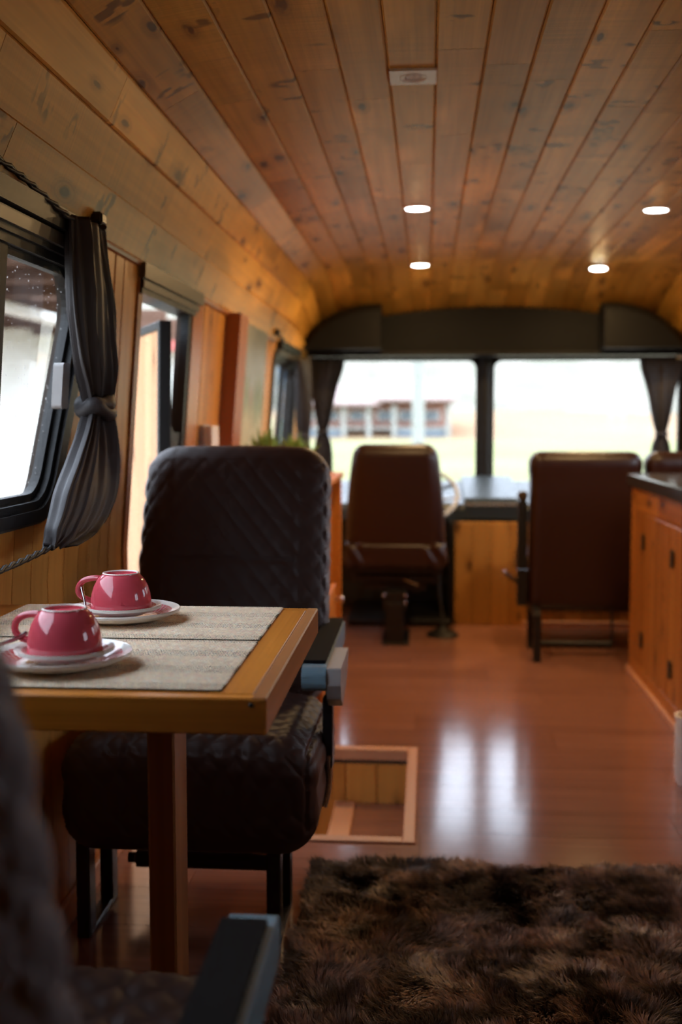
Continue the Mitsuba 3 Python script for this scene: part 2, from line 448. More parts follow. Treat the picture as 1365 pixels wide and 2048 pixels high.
def boards(wall, mirrored, spans, holes, bsdf, zt=1.462, z0=0.0):
    global bk
    for (ya, yb, w) in spans:
        n = max(1, round((yb - ya) / w)); w = (yb - ya) / n
        for q in range(n):
            a, b = ya + q * w + .0015, ya + (q + 1) * w - .0015
            rect = sg.box(a, z0, b, zt)
            cut = rect.difference(holes)
            if cut.is_empty or cut.area < 2e-4: continue
            if cut.area > rect.area * .999:
                zs = [z0, .75, zt]; s = np.array([a, a, a + .006, b - .006, b, b]); d = np.array([-.012, -.006, 0, 0, -.006, -.012])
                P = np.array([left(s, np.full(6, z), d) for z in zs])
                v = P.reshape(-1, 3); uv = np.stack([np.repeat(zs, 6) + 4 + 20 * bk, np.tile(s, 3)], 1)
                i, j = np.meshgrid(np.arange(2), np.arange(6), indexing='ij'); j2 = (j + 1) % 6
                qd = np.stack([i * 6 + j, (i + 1) * 6 + j, (i + 1) * 6 + j2, i * 6 + j2], -1).reshape(-1, 4)
                e = np.array([[0, 1, 4], [0, 4, 5], [1, 2, 3], [1, 3, 4]])
                m = tm(v, np.vstack([qd[:, [0, 1, 2]], qd[:, [0, 2, 3]], e, e[:, ::-1] + 12]))
                if mirrored: m.vertices[:, 0] = 2 * XC - m.vertices[:, 0]
                put('board', m, bsdf, uv=uv, parent=wall)
            else:
                m = wall_piece(cut, -.012, 0, 'r' if mirrored else 'l')
                if m is None: continue
                m = trimesh.Trimesh(np.array(m.vertices)[m.faces].reshape(-1, 3), np.arange(len(m.faces) * 3).reshape(-1, 3), process=False)
                put('board', m, bsdf, uv=np.stack([m.vertices[:, 2] + 4 + 20 * bk, m.vertices[:, 1]], 1), parent=wall)
            bk += 1


cut_left = shapely.union_all([WIN_A_OUT.buffer(-.012), WIN_B_OUT.buffer(-.012), sg.box(2.80, -.4, 3.46, 1.46)])
boards('wall_left', False, [(Y0, .34, .1), (.34, 2.44, .1), (2.44, 2.68, .082), (2.68, 2.84, .16), (3.60, 4.02, .075), (4.02, 6.6, .1)], cut_left, 'wall_wood')
m, uv = boxuv(wall_piece(sg.box(3.452, 0, 3.60, 1.462), -.012, .008), 2, 900)
put('board', m, 'cabinet_wood', uv=uv, parent='wall_left', label='orange jamb board')


def window_bus(no, glass, outer, latch, side='l', divider=None):
    w = f'window_{no}'
    labels[w] = {'kind': 'structure'}
    inner = glass
    put('rubber_seal', wall_piece(outer.difference(inner.buffer(.022)), -.014, .012, side), 'rubber', parent=w)
    put('inner_frame', wall_piece(inner.buffer(.030).difference(inner.buffer(.006)), -.03, .004, side), 'black_plastic', parent=w)
    put('gasket', wall_piece(inner.buffer(.012).difference(inner.buffer(-.008)), -.028, -.010, side), 'rubber', parent=w)
    x0, z0, x1, z1 = inner.bounds
    x1 = min(x1, 2.25) if no == 1 else x1
    put('top_rail', wall_piece(sg.box(x0 + .05, z1 + .034, x1 - .03, z1 + .058), -.012, .020, side), 'grey_rail', parent=w)
    put('header', wall_piece(sg.box(x0 + .05, z1 + .062, x1 + .02, z1 + .10), -.012, .030, side), 'black_plastic', parent=w)
    put('sill_edge', wall_piece(outer.buffer(.006).difference(outer.buffer(-.004)), -.01, .006, side), 'grey_rail', parent=w)
    if divider:
        for d in divider:
            put('divider', wall_piece(sg.box(d, z0 - .01, d + .055, z1 + .01), -.026, -.004, side), 'black_plastic', parent=w)
    pane = wall_piece(inner.buffer(.004), -.0205, -.0200, side)
    f = pane.face_normals
    keep = np.abs(f[:, 0]) > .9
    c = pane.triangles_center[:, 0]; c0 = (wall_x(pane.triangles_center[:, 2]) - .02025)
    c0 = c0 if side == 'l' else 2 * XC - c0
    keep &= (c > c0)
    pane.update_faces(keep)
    put('pane', pane, 'glass', parent=w)
    if latch:
        y, z = latch
        put('latch', wall_piece(rounded(y - .022, y + .022, z - .045, z + .045, .008), .004, .024, side), 'grey_plastic', parent=w, label='pale grey latch')
    return w


window_bus(1, WIN_A, WIN_A_OUT, (2.215, 1.142), divider=[1.89])
window_bus(2, WIN_B, WIN_B_OUT, None, divider=[5.78])

r_ = np.random.default_rng(21)
sp_v, sp_f = [], []
for q in range(240):
    y, z = r_.uniform(1.85, 2.33), r_.uniform(.95, 1.36)
    if not WIN_A.buffer(-.01).contains(sg.Point(y, z)): continue
    a = np.linspace(0, 2 * np.pi, 7)[:-1]; rr = r_.uniform(.0004, .0014)
    P = left(y + rr * np.cos(a), z + rr * r_.uniform(.8, 1.8) * np.sin(a), np.full(6, -.0188)); P2 = P + [-.0006, 0, 0]
    k = len(sp_v) * 12; sp_v.append(np.vstack([P, P2]))
    sp_f += [(k, k + 1, k + 2), (k, k + 2, k + 3), (k, k + 3, k + 4), (k, k + 4, k + 5)] + [(k + w, k + (w + 1) % 6, k + 6 + w) for w in range(6)] + [(k + (w + 1) % 6, k + 6 + (w + 1) % 6, k + 6 + w) for w in range(6)]
put('dried_drops', tm(np.vstack(sp_v), np.array(sp_f)), 'paper', parent='window_1', kind='stuff')

# ---- right wall
WR = [rounded(a, b, .95, 1.40, .085) for a, b in ((1.10, 1.52), (2.65, 3.15), (3.60, 4.75), (5.25, 6.25))]
cut_r = shapely.union_all([g.buffer(.045, quad_segs=4) for g in WR])
put('wall_right', wall_piece(sg.box(Y0, -.45, Y1 + .1, 1.62).difference(shapely.union_all([g.buffer(.03) for g in WR])), -.05, -.012, 'r'), 'dark_shell', kind='structure')
boards('wall_right', True, [(Y0, 6.6, .1)], cut_r, 'wall_wood')
for n, g in enumerate(WR):
    window_bus(3 + n, g, g.buffer(.055), None, 'r', divider=[(g.bounds[0] + g.bounds[2]) / 2])

# ---- trim boards where walls meet the ceiling
for side, sgn in (('left', 1), ('right', -1)):
    labels[f'trim_{side}'] = {'kind': 'structure'}
    y = Y0
    for L in (1.5, 1.3, 1.25, 1.6, 1.5, 2.0):
        y2 = min(y + L, 6.45)
        us = np.linspace(y + .001, y2 - .001, 5)
        P, uv = [], []
        for u in us:
            t = np.clip(u / 5.3, 0, 1.2); zb, ztop = 1.488 - .050 * t, 1.572 - .022 * t
            drop = .10 * np.clip((u - 5.5) / 1.1, 0, 1) ** 1.5
            sec = [(-.735, zb), (-.712, zb), (-.705, zb + .006), (-.668, ztop - .006), (-.672, ztop), (-.74, ztop)]
            P += [(x, u, z - drop) for x, z in sec]; uv += [(u + 4 + 20 * bk, s) for s in (0, .02, .03, .12, .13, .2)]
        P = np.array(P)
        i, j = np.meshgrid(np.arange(4), np.arange(6), indexing='ij'); j2 = (j + 1) % 6
        qd = np.stack([i * 6 + j, (i + 1) * 6 + j, (i + 1) * 6 + j2, i * 6 + j2], -1).reshape(-1, 4)
        e = np.array([[0, 1, 2], [0, 2, 3], [0, 3, 4], [0, 4, 5]])
        if sgn < 0: P[:, 0] = 2 * XC - P[:, 0]
        put('board', tm(P, np.vstack([qd[:, [0, 1, 2]], qd[:, [0, 2, 3]], e, e[:, ::-1] + 24])), 'ceiling_wood', uv=np.array(uv), parent=f'trim_{side}'); bk += 1
        y = y2
        if y >= 6.44: break
# thin moulding under the left trim board and the baseboards
for side in ('left', 'right'):
    mir = (lambda m: m) if side == 'left' else (lambda m: (m.apply_transform(np.diag([-1, 1, 1, 1.0])), m.apply_translation((2 * XC, 0, 0)), m.invert(), m)[-1])
    m, uv = boxuv(mir(cat_(box(-.768, -.752, Y0, 2.78, 0, .055), box(-.768, -.752, 3.70, 5.9, 0, .055))), 1, 905)
    put(f'baseboard_{side}', m, 'trim_wood', uv=uv, kind='structure')
m = tube([(-.713, Y0, 1.488), (-.713, 0, 1.488), (-.713, 5.3, 1.436)], .009, 8)
put('trim_3', m, 'leg_wood', uv=np.array(m.vertices)[:, [1, 2]] + [4, 0], kind='structure')

# ---- rear wall
put('wall_rear', box(-.82, 1.56, Y0 - .06, Y0, -.4, 1.9, 0), 'wall_wood', kind='structure')

# ---- floor: slab with the stairwell cut out, laminate boards
WELL = sg.box(-.80, 2.845, -.055, 3.615)
slab = sg.box(-.80, Y0, 1.54, Y1).difference(WELL)
m = extrude(slab, .03); m.apply_translation((0, 0, -.042)); put('floor', m, 'dark_shell', kind='structure')
y, row = Y0, 0
well_cut = sg.box(-.80, 2.81, -.024, 3.655)
while y < 6.6:
    x = -.77 - random.uniform(0, 1.1)
    while x < 1.51:
        x2 = x + 1.22
        rect = sg.box(max(x, -.77) + .0006, y + .0006, min(x2, 1.51) - .0006, min(y + .196, 6.6) - .0006) if min(x2, 1.51) > max(x, -.77) + .03 else None
        if rect is not None:
            g = rect.difference(well_cut)
            if g.area > 1e-3:
                m = extrude(g, .012); m.apply_translation((0, 0, -.012))
                m = trimesh.Trimesh(np.array(m.vertices)[m.faces].reshape(-1, 3), np.arange(len(m.faces) * 3).reshape(-1, 3), process=False)
                put('plank', m, 'floor_wood', uv=np.stack([m.vertices[:, 0] + 4 + 20 * bk, m.vertices[:, 1]], 1), parent='floor'); bk += 1
        x = x2
    y += .196; row += 1

# ---- stairwell
st = thing('stairwell', 'recessed step well in the floor with wood-lined sides and pale trim', 'step')


def wbox(name, parent, bsdf, axis, *b, label=None, bev=.003):
    global bk
    m, uv = boxuv(box(*b, bev), axis, bk); bk += 1
    return put(name, m, bsdf, uv=uv, parent=parent, label=label)


put('shell', cat_(box(-.770, -.03, 3.632, 3.645, -.45, -.043), box(-.770, -.03, 2.815, 2.829, -.45, -.043), box(-.040, -.028, 2.83, 3.63, -.45, -.043), box(-.770, -.03, 2.83, 3.63, -.45, -.425)), 'dark_shell', parent=st)
wbox('rim', st, 'trim_wood', 1, -.056, -.0235, 2.811, 3.654, -.03, .006)
wbox('rim', st, 'trim_wood', 0, -.74, -.056, 2.811, 2.85, -.03, .006)
wbox('rim', st, 'trim_wood', 0, -.74, -.056, 3.612, 3.654, -.03, .006)
for q in range(7):
    a = -.765 + q * .1015
    wbox('side_board', st, 'wall_wood', 2, a + .001, a + .1005, 3.616, 3.63, -.42, -.031)
    wbox('side_board', st, 'wall_wood', 2, a + .001, a + .1005, 2.83, 2.844, -.42, -.031)
for q in range(8):
    a = 2.846 + q * .0962
    wbox('side_board', st, 'trim_wood', 2, -.055, -.041, a + .0005, a + .0955, -.42, -.031)
for q in range(4):
    a = 2.846 + q * .192
    wbox('tread_plank', st, 'floor_wood', 0, -.225, -.056, a, a + .1915, -.20, -.172)
wbox('nosing', st, 'trim_wood', 1, -.292, -.2255, 2.846, 3.614, -.20, -.168)
wbox('riser', st, 'cabinet_wood', 1, -.285, -.27, 2.846, 3.614, -.40, -.201)
wbox('lower_tread', st, 'cabinet_wood', 1, -.77, -.286, 2.846, 3.614, -.42, -.395)

# ---- doorway: black frame, folded door leaf
dr_ = 'door_1'
labels[dr_] = {'kind': 'structure'}
put('jamb', wall_piece(sg.box(2.80, 0, 2.84, 1.46), -.05, .006), 'leg_wood', uv=None, parent=dr_)
put('jamb', wall_piece(sg.box(3.415, -.4, 3.452, 1.40), -.022, .004), 'black_plastic', parent=dr_)
put('header', wall_piece(sg.box(2.81, 1.388, 3.47, 1.425), -.05, .012), 'black_plastic', parent=dr_)
put('rail', cat_(wall_piece(sg.box(2.80, 1.425, 3.54, 1.462), -.012, .020), wall_piece(sg.box(2.81, 1.402, 3.50, 1.420), .012, .016)), 'grey_rail', parent=dr_)
m = wall_piece(sg.Polygon([(3.19, -.1), (3.42, -.1), (3.42, 1.035), (3.33, 1.035), (3.19, 1.10)]), -.022, -.002)
put('lower_panel', m, 'black_plastic', parent=dr_)
# folded leaf: runs out and forward from the wall line
A, B = np.array([-.749, 3.10]), np.array([-1.085, 3.836])
du = (B - A) / np.linalg.norm(B - A); nr = np.array([du[1], -du[0]])          # towards the room


def leaf(u0, u1, z0, z1, c0, c1):
    m = box(u0, u1, c0, c1, z0, z1, .002)
    v = np.array(m.vertices); lean = np.clip(v[:, 2] - .75, 0, None) * .077
    p = A + v[:, :1] * du + v[:, 1:2] * nr
    m.vertices = np.c_[p[:, 0] + lean * .6, p[:, 1], v[:, 2]]
    if m.volume < 0: m.invert()
    return m


Lw = np.linalg.norm(B - A)
lf = thing('folding_door', 'open folding door leaf outside the doorway, orange boards in a black frame', 'door')
put('edge_frame', leaf(0, .028, -.30, 1.345, -.012, .022), 'black_plastic', parent=lf)
put('edge_frame', leaf(Lw - .028, Lw, -.30, 1.345, -.012, .022), 'black_plastic', parent=lf)
put('edge_frame', leaf(.028, Lw - .028, 1.322, 1.345, -.012, .022), 'black_plastic', parent=lf)
n = 7
for q in range(n):
    w = (Lw - .056) / n
    m, uv = boxuv(leaf(.028 + q * w + .001, .028 + (q + 1) * w - .001, -.30, 1.322, -.006, .012), 2, bk); bk += 1
    put('board', m, 'door_wood', uv=uv, parent=lf)

# ---- front wall with the two windscreen openings
GL, GR = rounded(-.70, .292, .60, 1.418, .06), rounded(.372, 1.44, .60, 1.418, .06)
front = sg.box(-.82, -.45, 1.56, 1.80).difference(GL.union(GR))


def xz(poly, y0, y1):
    m = extrude(poly, y1 - y0); v = np.array(m.vertices)
    m.vertices = np.c_[v[:, 0], y1 - v[:, 2], v[:, 1]]
    if m.volume < 0: m.invert()
    return m


put('wall_front', xz(front, 6.65, 6.72), 'overhead_vinyl', kind='structure')
for n, g in ((7, GL), (8, GR)):
    w = f'window_{n}'; labels[w] = {'kind': 'structure'}
    put('rubber_seal', xz(g.buffer(.012).difference(g.buffer(-.012)), 6.635, 6.675), 'rubber', parent=w)
    p = xz(g.buffer(.002), 6.690, 6.691); p.update_faces(p.face_normals[:, 1] < -.9)
    put('pane', p, 'glass', parent=w)
put('center_pillar', cat_(box(.300, .364, 6.60, 6.655, .5, 1.46, .012), box(.315, .349, 6.585, 6.602, .5, 1.46, .006)), 'black_plastic',
    label='black pillar between the two windscreen panes', cat='window pillar')


# ---- dark overhead panel and corner covers
def under(y, x0, x1, gap):
    xs = np.linspace(x0, x1, 24)
    return [(x, ceil_z(min(max(x, -.684), 1.424), y) - gap) for x in xs]


pl = sg.Polygon(under(6.5, -.30, 1.04, .005) + [(1.04, 1.452), (-.30, 1.452)])
put('overhead_panel', xz(pl, 6.46, 6.62), 'overhead_vinyl', label='dark flat panel above the windscreen, between the corner covers', cat='panel')
put('header_lip', box(-.70, 1.44, 6.40, 6.64, 1.424, 1.450, .008), 'black_plastic', label='black lip running along the top of the windscreen', cat='trim')
for sgn, txt in ((-1, 'left'), (1, 'right')):
    pts, ys_ = [], [6.22, 6.27, 6.34, 6.63]
    for y, inset in zip(ys_, (.060, .025, .006, .002)):
        xs = np.linspace(-.715, -.255, 22)
        for x in xs:
            t = (x + .715) / .46
            z = 1.462 + .245 * (1 - (1 - t) ** 2.4) ** .72 - inset * .8 * (t > 0)
            pts.append((x + inset * (1 - t) * .6, y, max(z, 1.464)))
    pts = np.array(pts)
    low = pts.copy(); low[:, 2] = 1.452
    m = tm(*(lambda P, nn, mm: (np.vstack([P, low]), np.vstack(
        [np.array([[r * mm + c, r * mm + c + 1, (r + 1) * mm + c + 1, (r + 1) * mm + c] for r in range(nn - 1) for c in range(mm - 1)])]
        + [np.array([[c, nn * mm + c, nn * mm + c + 1, c + 1] for c in range(mm - 1)])]
        + [np.array([[nn * mm + r * mm + c, nn * mm + (r + 1) * mm + c, nn * mm + (r + 1) * mm + c + 1, nn * mm + r * mm + c + 1] for r in range(nn - 1) for c in range(mm - 1)])]
        + [np.array([[r * mm + e, (r + 1) * mm + e, nn * mm + (r + 1) * mm + e, nn * mm + r * mm + e] for r in range(nn - 1)]) for e in (0, mm - 1)])))(pts, 4, 22))
    if sgn > 0:
        m.vertices[:, 0] = 2 * .345 - m.vertices[:, 0]; m.invert()
    put('corner_cover', m, 'overhead_vinyl', smooth=40, label=f'dark curved cover over the {txt} top corner of the windscreen', cat='panel')


# ------------------------------------------------------------------ dashboard, engine cover, driver's place
def yz(prof_, x0, x1):
    m = trimesh.creation.extrude_polygon(sg.Polygon(prof_), x1 - x0); v = np.array(m.vertices)
    m.vertices = np.c_[v[:, 2] + x0, v[:, 0], v[:, 1]]
    if m.volume < 0: m.invert()
    return m


db = thing('dashboard', 'dark glossy dashboard below the windscreen', 'dashboard')
put('body', yz([(6.63, .52), (6.63, .715), (6.45, .715), (6.20, .66), (5.99, .628), (5.96, .60), (5.955, .545)], -.70, 1.46), 'dash_vinyl', parent=db)
put('lid', yz([(6.60, .60), (6.60, .745), (6.42, .745), (5.965, .662), (5.935, .645), (5.93, .555), (5.96, .54)], .195, .475), 'dash_vinyl', parent=db)
put('seam', yz([(5.932, .625), (5.932, .637), (5.924, .637), (5.924, .625)], .20, .47), 'grey_plastic', parent=db)
ec = thing('engine_cover', 'boxed engine cover faced with upright orange boards below the dashboard', 'engine cover')
put('box', box(.15, 1.47, 5.915, 6.6, .0, .538), 'dark_shell', parent=ec)
n = 14
for q in range(n):
    a = .145 + q * .0945
    wbox('board', ec, 'wall_wood', 2, a + .0012, a + .0933, 5.90, 5.914, .0, .54)
wbox('skirting', ec, 'trim_wood', 0, .50, 1.46, 5.885, 5.899, 0, .028)
fw = thing('footwell', "black rubber-lined footwell ahead of the driver's seat", 'footwell')
put('bulkhead', box(-.75, .14, 6.45, 6.60, 0, .55), 'dash_vinyl', parent=fw)
put('side_panel', box(.118, .143, 5.92, 6.46, 0, .54), 'black_plastic', parent=fw)
v, f, nn = rbox(.27, .33, .02, .015, .03); put('floor_mat', tm(v + [-.14, 6.16, .021], f), 'rubber', smooth=True, parent=fw)
for x in (-.22, -.06):
    put('pedal', cat_(box(x - .03, x + .03, 6.25, 6.265, .10, .19), tube([(x, 6.27, .15), (x, 6.44, .30)], .008)), 'black_metal', parent=fw)

sw = thing('steering_wheel', 'pale steering wheel rim showing past the right side of the driver seat', 'steering wheel')
ang = np.linspace(0, 2 * np.pi, 61)
tilt = math.radians(40)
cw = np.array([-.035, 5.98, .675])
ex, ey = np.array([1, 0, 0]), np.array([0, math.cos(tilt), math.sin(tilt)])
rim = cw + .195 * (np.cos(ang)[:, None] * ex + np.sin(ang)[:, None] * ey)
put('rim', tube(rim, .011, 12, False), 'wheel_rim', smooth=True, parent=sw)
nw = np.cross(ex, ey)
put('hub', tube([cw - nw * -.03, cw - nw * .03], .05, 20), 'black_plastic', smooth=40, parent=sw)
for a in (0.4, math.pi - .4, 1.5 * math.pi):
    e = math.cos(a) * ex + math.sin(a) * ey
    put('spoke', tube([cw + e * .04, cw + e * .19], .009), 'black_plastic', smooth=40, parent=sw)
put('column', tube([cw - nw * -.02, cw - nw * -.40 - np.array([0, 0, .05])], .03), 'black_plastic', smooth=40, parent=sw)
put('indicator_stalk', tube([cw + [.0, .08, -.04], cw + [.20, .06, -.02], cw + [.212, .06, -.018]], .006), 'white_plastic', smooth=40, parent=sw)

gl = thing('gear_lever', "floor gear lever in a round black boot beside the driver's seat", 'gear lever')
m, uv = lathe([(.0001, .048), (.022, .046), (.028, .036), (.042, .034), (.048, .024), (.066, .021), (.078, .010), (.080, 0), (.0001, 0)][::-1], 32, .083, 5.60, 0)
put('boot', m, 'rubber', smooth=40, parent=gl)
put('stick', tube(smoothline([(.083, 5.60, .04), (.078, 5.60, .12), (.066, 5.59, .20), (.066, 5.57, .40), (.07, 5.55, .50)], 20), .0085), 'dash_vinyl', smooth=True, parent=gl)
put('knob', trimesh.creation.icosphere(2, .022).apply_translation((.07, 5.55, .51)), 'black_plastic', smooth=True, parent=gl)


def soft_back(w, h, t, top_in, r, step, bulge=.012):
    """An upright back cushion: x width, y thickness, z height from 0; narrower at the top."""
    v, f, n = rbox(w / 2, t / 2, h / 2, r, step)
    v = v.copy(); zt = (v[:, 2] / h + .5)
    v[:, 0] *= 1 - top_in * zt ** 2
    v[:, 1] += np.sign(v[:, 1]) * bulge * (1 - (2 * v[:, 0] / w) ** 2) * np.sin(np.pi * np.clip(zt, 0, 1))
    v[:, 2] += h / 2
    return v, f, n


ds = thing('driver_seat', "brown leather driver's seat on a black pedestal, seen from behind", 'seat')
v, f, n = soft_back(.485, .56, .13, .19, .062, .02)
v[:, 1] -= v[:, 2] * .10
put('backrest', tm(v + [-.150, 5.47, .395], f), 'brown_leather', smooth=True, parent=ds)
v, f, n = rbox(.247, .075, .062, .03, .012)
v = v + n * (.006 * np.sin(v[:, :1] * 90 + v[:, 2:] * 60) * (np.abs(v[:, :1]) > .15))
put('lower_cuff', tm(v + [-.149, 5.455, .425], f), 'brown_leather', smooth=True, parent=ds)
v, f, n = rbox(.25, .24, .06, .05, .03); put('cushion', tm(v + [-.149, 5.72, .42], f), 'brown_leather', smooth=True, parent=ds)
put('tray', box(-.375, .075, 5.44, 5.90, .33, .362), 'black_metal', parent=ds)
put('suspension', cat_(box(-.345, .045, 5.46, 5.86, .285, .318), box(-.30, .0, 5.48, 5.84, .245, .282), box(-.36, -.33, 5.47, 5.8, .28, .33), box(.03, .06, 5.47, 5.8, .28, .33)), 'black_metal', parent=ds)
put('pedestal', cat_(box(-.189, -.109, 5.35, 5.62, .0, .20), box(-.205, -.093, 5.38, 5.66, .16, .25)), 'black_metal', parent=ds)
put('base_plate', box(-.21, -.08, 5.34, 5.70, .0, .012), 'black_metal', parent=ds)
put('lever', tube([(-.11, 5.47, .30), (-.06, 5.43, .285), (-.04, 5.42, .28)], .006), 'chrome', smooth=40, parent=ds)
for x, z in ((-.20, .235), (-.098, .235), (-.10, .20)):
    put('bolt', trimesh.creation.icosphere(1, .009).apply_translation((x, 5.372, z)), 'chrome', smooth=True, parent=ds)


def coach_seat(x0, x1, top, arm, label):
    s = thing('passenger_seat', label, 'seat', None)
    w = x1 - x0; xc = (x0 + x1) / 2
    v, f, n = soft_back(w, top - .19, .15, .02, .045, .02, .006)
    v[:, 1] -= v[:, 2] * .10
    v = v + n * (.010 * np.exp(-((v[:, 2:] - (top - .25)) / .05) ** 2))
    put('backrest', tm(v + [xc, 5.285, .19], f), 'brown_leather', smooth=True, parent=s)
    v, f, n = rbox(w / 2 + .01, .25, .075, .05, .03); put('cushion', tm(v + [xc - .01, 5.60, .37], f), 'brown_leather', smooth=True, parent=s)
    if arm:
        put('armrest', box(x0 - .052, x0 - .008, 5.20, 5.25, .39, .705, .008), 'black_plastic', parent=s, label='black armrest folded upright')
        put('armrest_cap', box(x0 - .052, x0 - .008, 5.198, 5.252, .7055, .745, .008), 'brass', parent=s)
        put('hinge', cat_(box(x0 - .05, x0 - .004, 5.21, 5.26, .22, .385), tube([(x0 - .05, 5.2, .33), (x0 - .11, 5.18, .375)], .008)), 'black_metal', parent=s)
        put('lever_tip', trimesh.creation.icosphere(1, .011).apply_translation((x0 - .112, 5.18, .378)), 'chrome', smooth=True, parent=s)
        for y in (5.03, 5.33):
            put('leg', box(x0 + .008, x0 + .042, y - .02, y + .02, 0, .215), 'black_metal', parent=s)
        put('leg_rail', box(x0 + .01, x0 + .04, 5.02, 5.6, .195, .225), 'black_metal', parent=s)
    else:
        for y in (5.10, 5.40):
            put('leg', box(x1 - .042, x1 - .008, y - .02, y + .02, 0, .215), 'black_metal', parent=s)
    put('foot_bar', box(x0 + (.04 if arm else -.04), x0 + .38, 5.17, 5.20, .038, .066, .008), 'black_metal', parent=s)
    put('foot_rod', tube([(x0 + (.376 if arm else -.036), 5.185, .05), (x0 + (.376 if arm else -.036), 5.185, .22)], .006), 'black_metal', smooth=40, parent=s)
    return s


coach_seat(.467, .960, .925, True, 'brown leather passenger seat with folded armrest, left of the pair near the windscreen')
coach_seat(.985, 1.455, .925, False, 'brown leather passenger seat, only its headrest showing above the countertop')


# ------------------------------------------------------------------ kitchen counter
kc = thing('kitchen_counter', 'long orange-brown boarded kitchen counter along the right wall', 'counter')
CX0 = .868
put('carcass', box(CX0 + .02, 1.49, .9, 4.87, .0, .79), 'dark_shell', parent=kc)
wbox('end_panel', kc, 'counter_wood', 2, CX0, 1.49, 4.871, 4.886, .0, .79)
wbox('top_rail', kc, 'counter_wood', 1, CX0, CX0 + .019, .9, 4.33, .70, .79)
wbox('top_rail', kc, 'counter_wood', 1, CX0, CX0 + .019, 4.333, 4.87, .70, .79)
wbox('plinth', kc, 'counter_wood', 1, CX0 - .003, CX0 + .019, .9, 4.87, .0, .075)
wbox('skirting', kc, 'trim_wood', 1, CX0 - .018, CX0 - .0035, .9, 4.87, .0, .03)
y = 4.868
di = 0
while y > 1.0:
    d = put('door', box(CX0 + .009, CX0 + .019, y - .54, y - .002, .078, .698), 'counter_wood', uv=None, parent=kc) if False else None
    for q in range(5):
        b = y - q * .108
        wbox('door_board', kc, 'counter_wood', 2, CX0 - .004 if q not in (2,) else CX0 - .001, CX0 + .019, b - .1068, b - .0005, .078, .698)
    for z in (.19, .585):
        put('hinge', cat_(box(CX0 - .010, CX0 - .003, y - .30, y - .262, z - .03, z + .03), tube([(CX0 - .009, y - .281, z - .032), (CX0 - .009, y - .281, z + .032)], .005)), 'brass', parent=kc, label='dark metal hinge')
    y -= .542
ct = put('countertop', box(CX0 - .022, 1.495, .88, 4.90, .792, .846, .006), 'stone_top', label='dark glossy stone countertop on the kitchen counter', cat='countertop')
m, uv = lathe([(.0001, .0), (.042, .0), (.052, .012), (.0555, .05), (.056, .16), (.054, .195), (.0585, .20), (.0585, .21), (.050, .21), (.049, .19), (.046, .02), (.0001, .012)], 36, .776 + .012, 3.34, 0)
put('waste_bin', m, 'white_plastic', smooth=40, label='small white bin with a rolled rim on the floor against the counter', cat='bin')


# ------------------------------------------------------------------ cabinet, plants, books, print on the left
cb = thing('open_cabinet', 'orange open-fronted wooden cabinet along the left wall behind the dining seat', 'cabinet')
wbox('top', cb, 'cabinet_wood', 1, -.745, -.352, 3.68, 4.80, .828, .85)
wbox('end_panel', cb, 'cabinet_wood', 2, -.745, -.36, 4.765, 4.79, 0, .827)
wbox('end_panel', cb, 'cabinet_wood', 2, -.745, -.36, 3.70, 3.725, 0, .827)
wbox('divider', cb, 'cabinet_wood', 2, -.74, -.36, 4.26, 4.285, .056, .827)
wbox('back_panel', cb, 'cabinet_wood', 1, -.752, -.746, 3.70, 4.79, 0, .85)
wbox('bottom', cb, 'cabinet_wood', 1, -.74, -.362, 3.726, 4.764, .03, .055)
wbox('shelf', cb, 'cabinet_wood', 1, -.74, -.44, 4.286, 4.764, .46, .48)
wbox('shelf', cb, 'cabinet_wood', 1, -.74, -.40, 3.726, 4.259, .46, .48)
dd = wbox('door', cb, 'cabinet_wood', 2, -.36, -.342, 3.73, 4.255, .06, .455)
m, uv = lathe([(.0001, 0), (.006, 0), (.006, .012), (.014, .018), (.017, .028), (.012, .036), (.0001, .038)], 20)
m.apply_transform(trimesh.transformations.rotation_matrix(math.pi / 2, [0, 1, 0])); m.apply_translation((-.342, 4.19, .405))
put('knob', m, 'chrome', smooth=40, parent=dd, label='shiny round knob')


def plant(x, y, z, s, n, label):
    p = thing('succulent', label, 'potted plant')
    m, uv = lathe([(.0001, 0), (.03 * s, 0), (.04 * s, .06 * s), (.036 * s, .06 * s), (.034 * s, .05 * s), (.0001, .05 * s)], 24, x, y, z)
    put('pot', m, 'pot_clay', smooth=40, parent=p)
    r = np.random.default_rng(int(abs(x) * 1000))
    for q in range(n):
        a = q * 2.399; e = .45 + 1.0 * (q / n); L = s * .085 * (.75 + .4 * r.random())
        d = np.array([math.cos(a) * math.cos(e), math.sin(a) * math.cos(e), math.sin(e)])
        c = np.array([x, y, z + .05 * s])
        put('leaf', tube(smoothline([c, c + d * L * .45, c + d * L * .8 + [0, 0, .006 * s], c + d * L + [0, 0, .014 * s]], 7), s * np.array([.004, .007, .009, .008, .006, .003, .0006]), 6), 'succulent', smooth=40, parent=p)


plant(-.615, 4.32, .85, 1.27, 30, 'green spiky succulent in a pot on the open cabinet, the larger and nearer one')
plant(-.535, 4.62, .85, 1.15, 22, 'small pale green succulent on the open cabinet, the farther one near the window curtain')
for q, (x, h, b) in enumerate(((-.744, .205, 'paper_grey'), (-.730, .20, 'paper'), (-.716, .202, 'paper'))):
    bkk = thing('booklet', ['grey upright booklet at the left of the row on the cabinet', 'white upright booklet in the middle of the row on the cabinet', 'white upright booklet at the right of the row on the cabinet'][q], 'book', None)
    put('cover', cat_(box(x, x + .0015, 3.69, 3.82, .85, .85 + h, 0), box(x + .0105, x + .012, 3.69, 3.82, .85, .85 + h, 0), box(x, x + .012, 3.6885, 3.69, .85, .85 + h, 0)), b, parent=bkk)
    put('pages', box(x + .002, x + .010, 3.691, 3.816, .853, .847 + h, .0005), 'paper', parent=bkk)

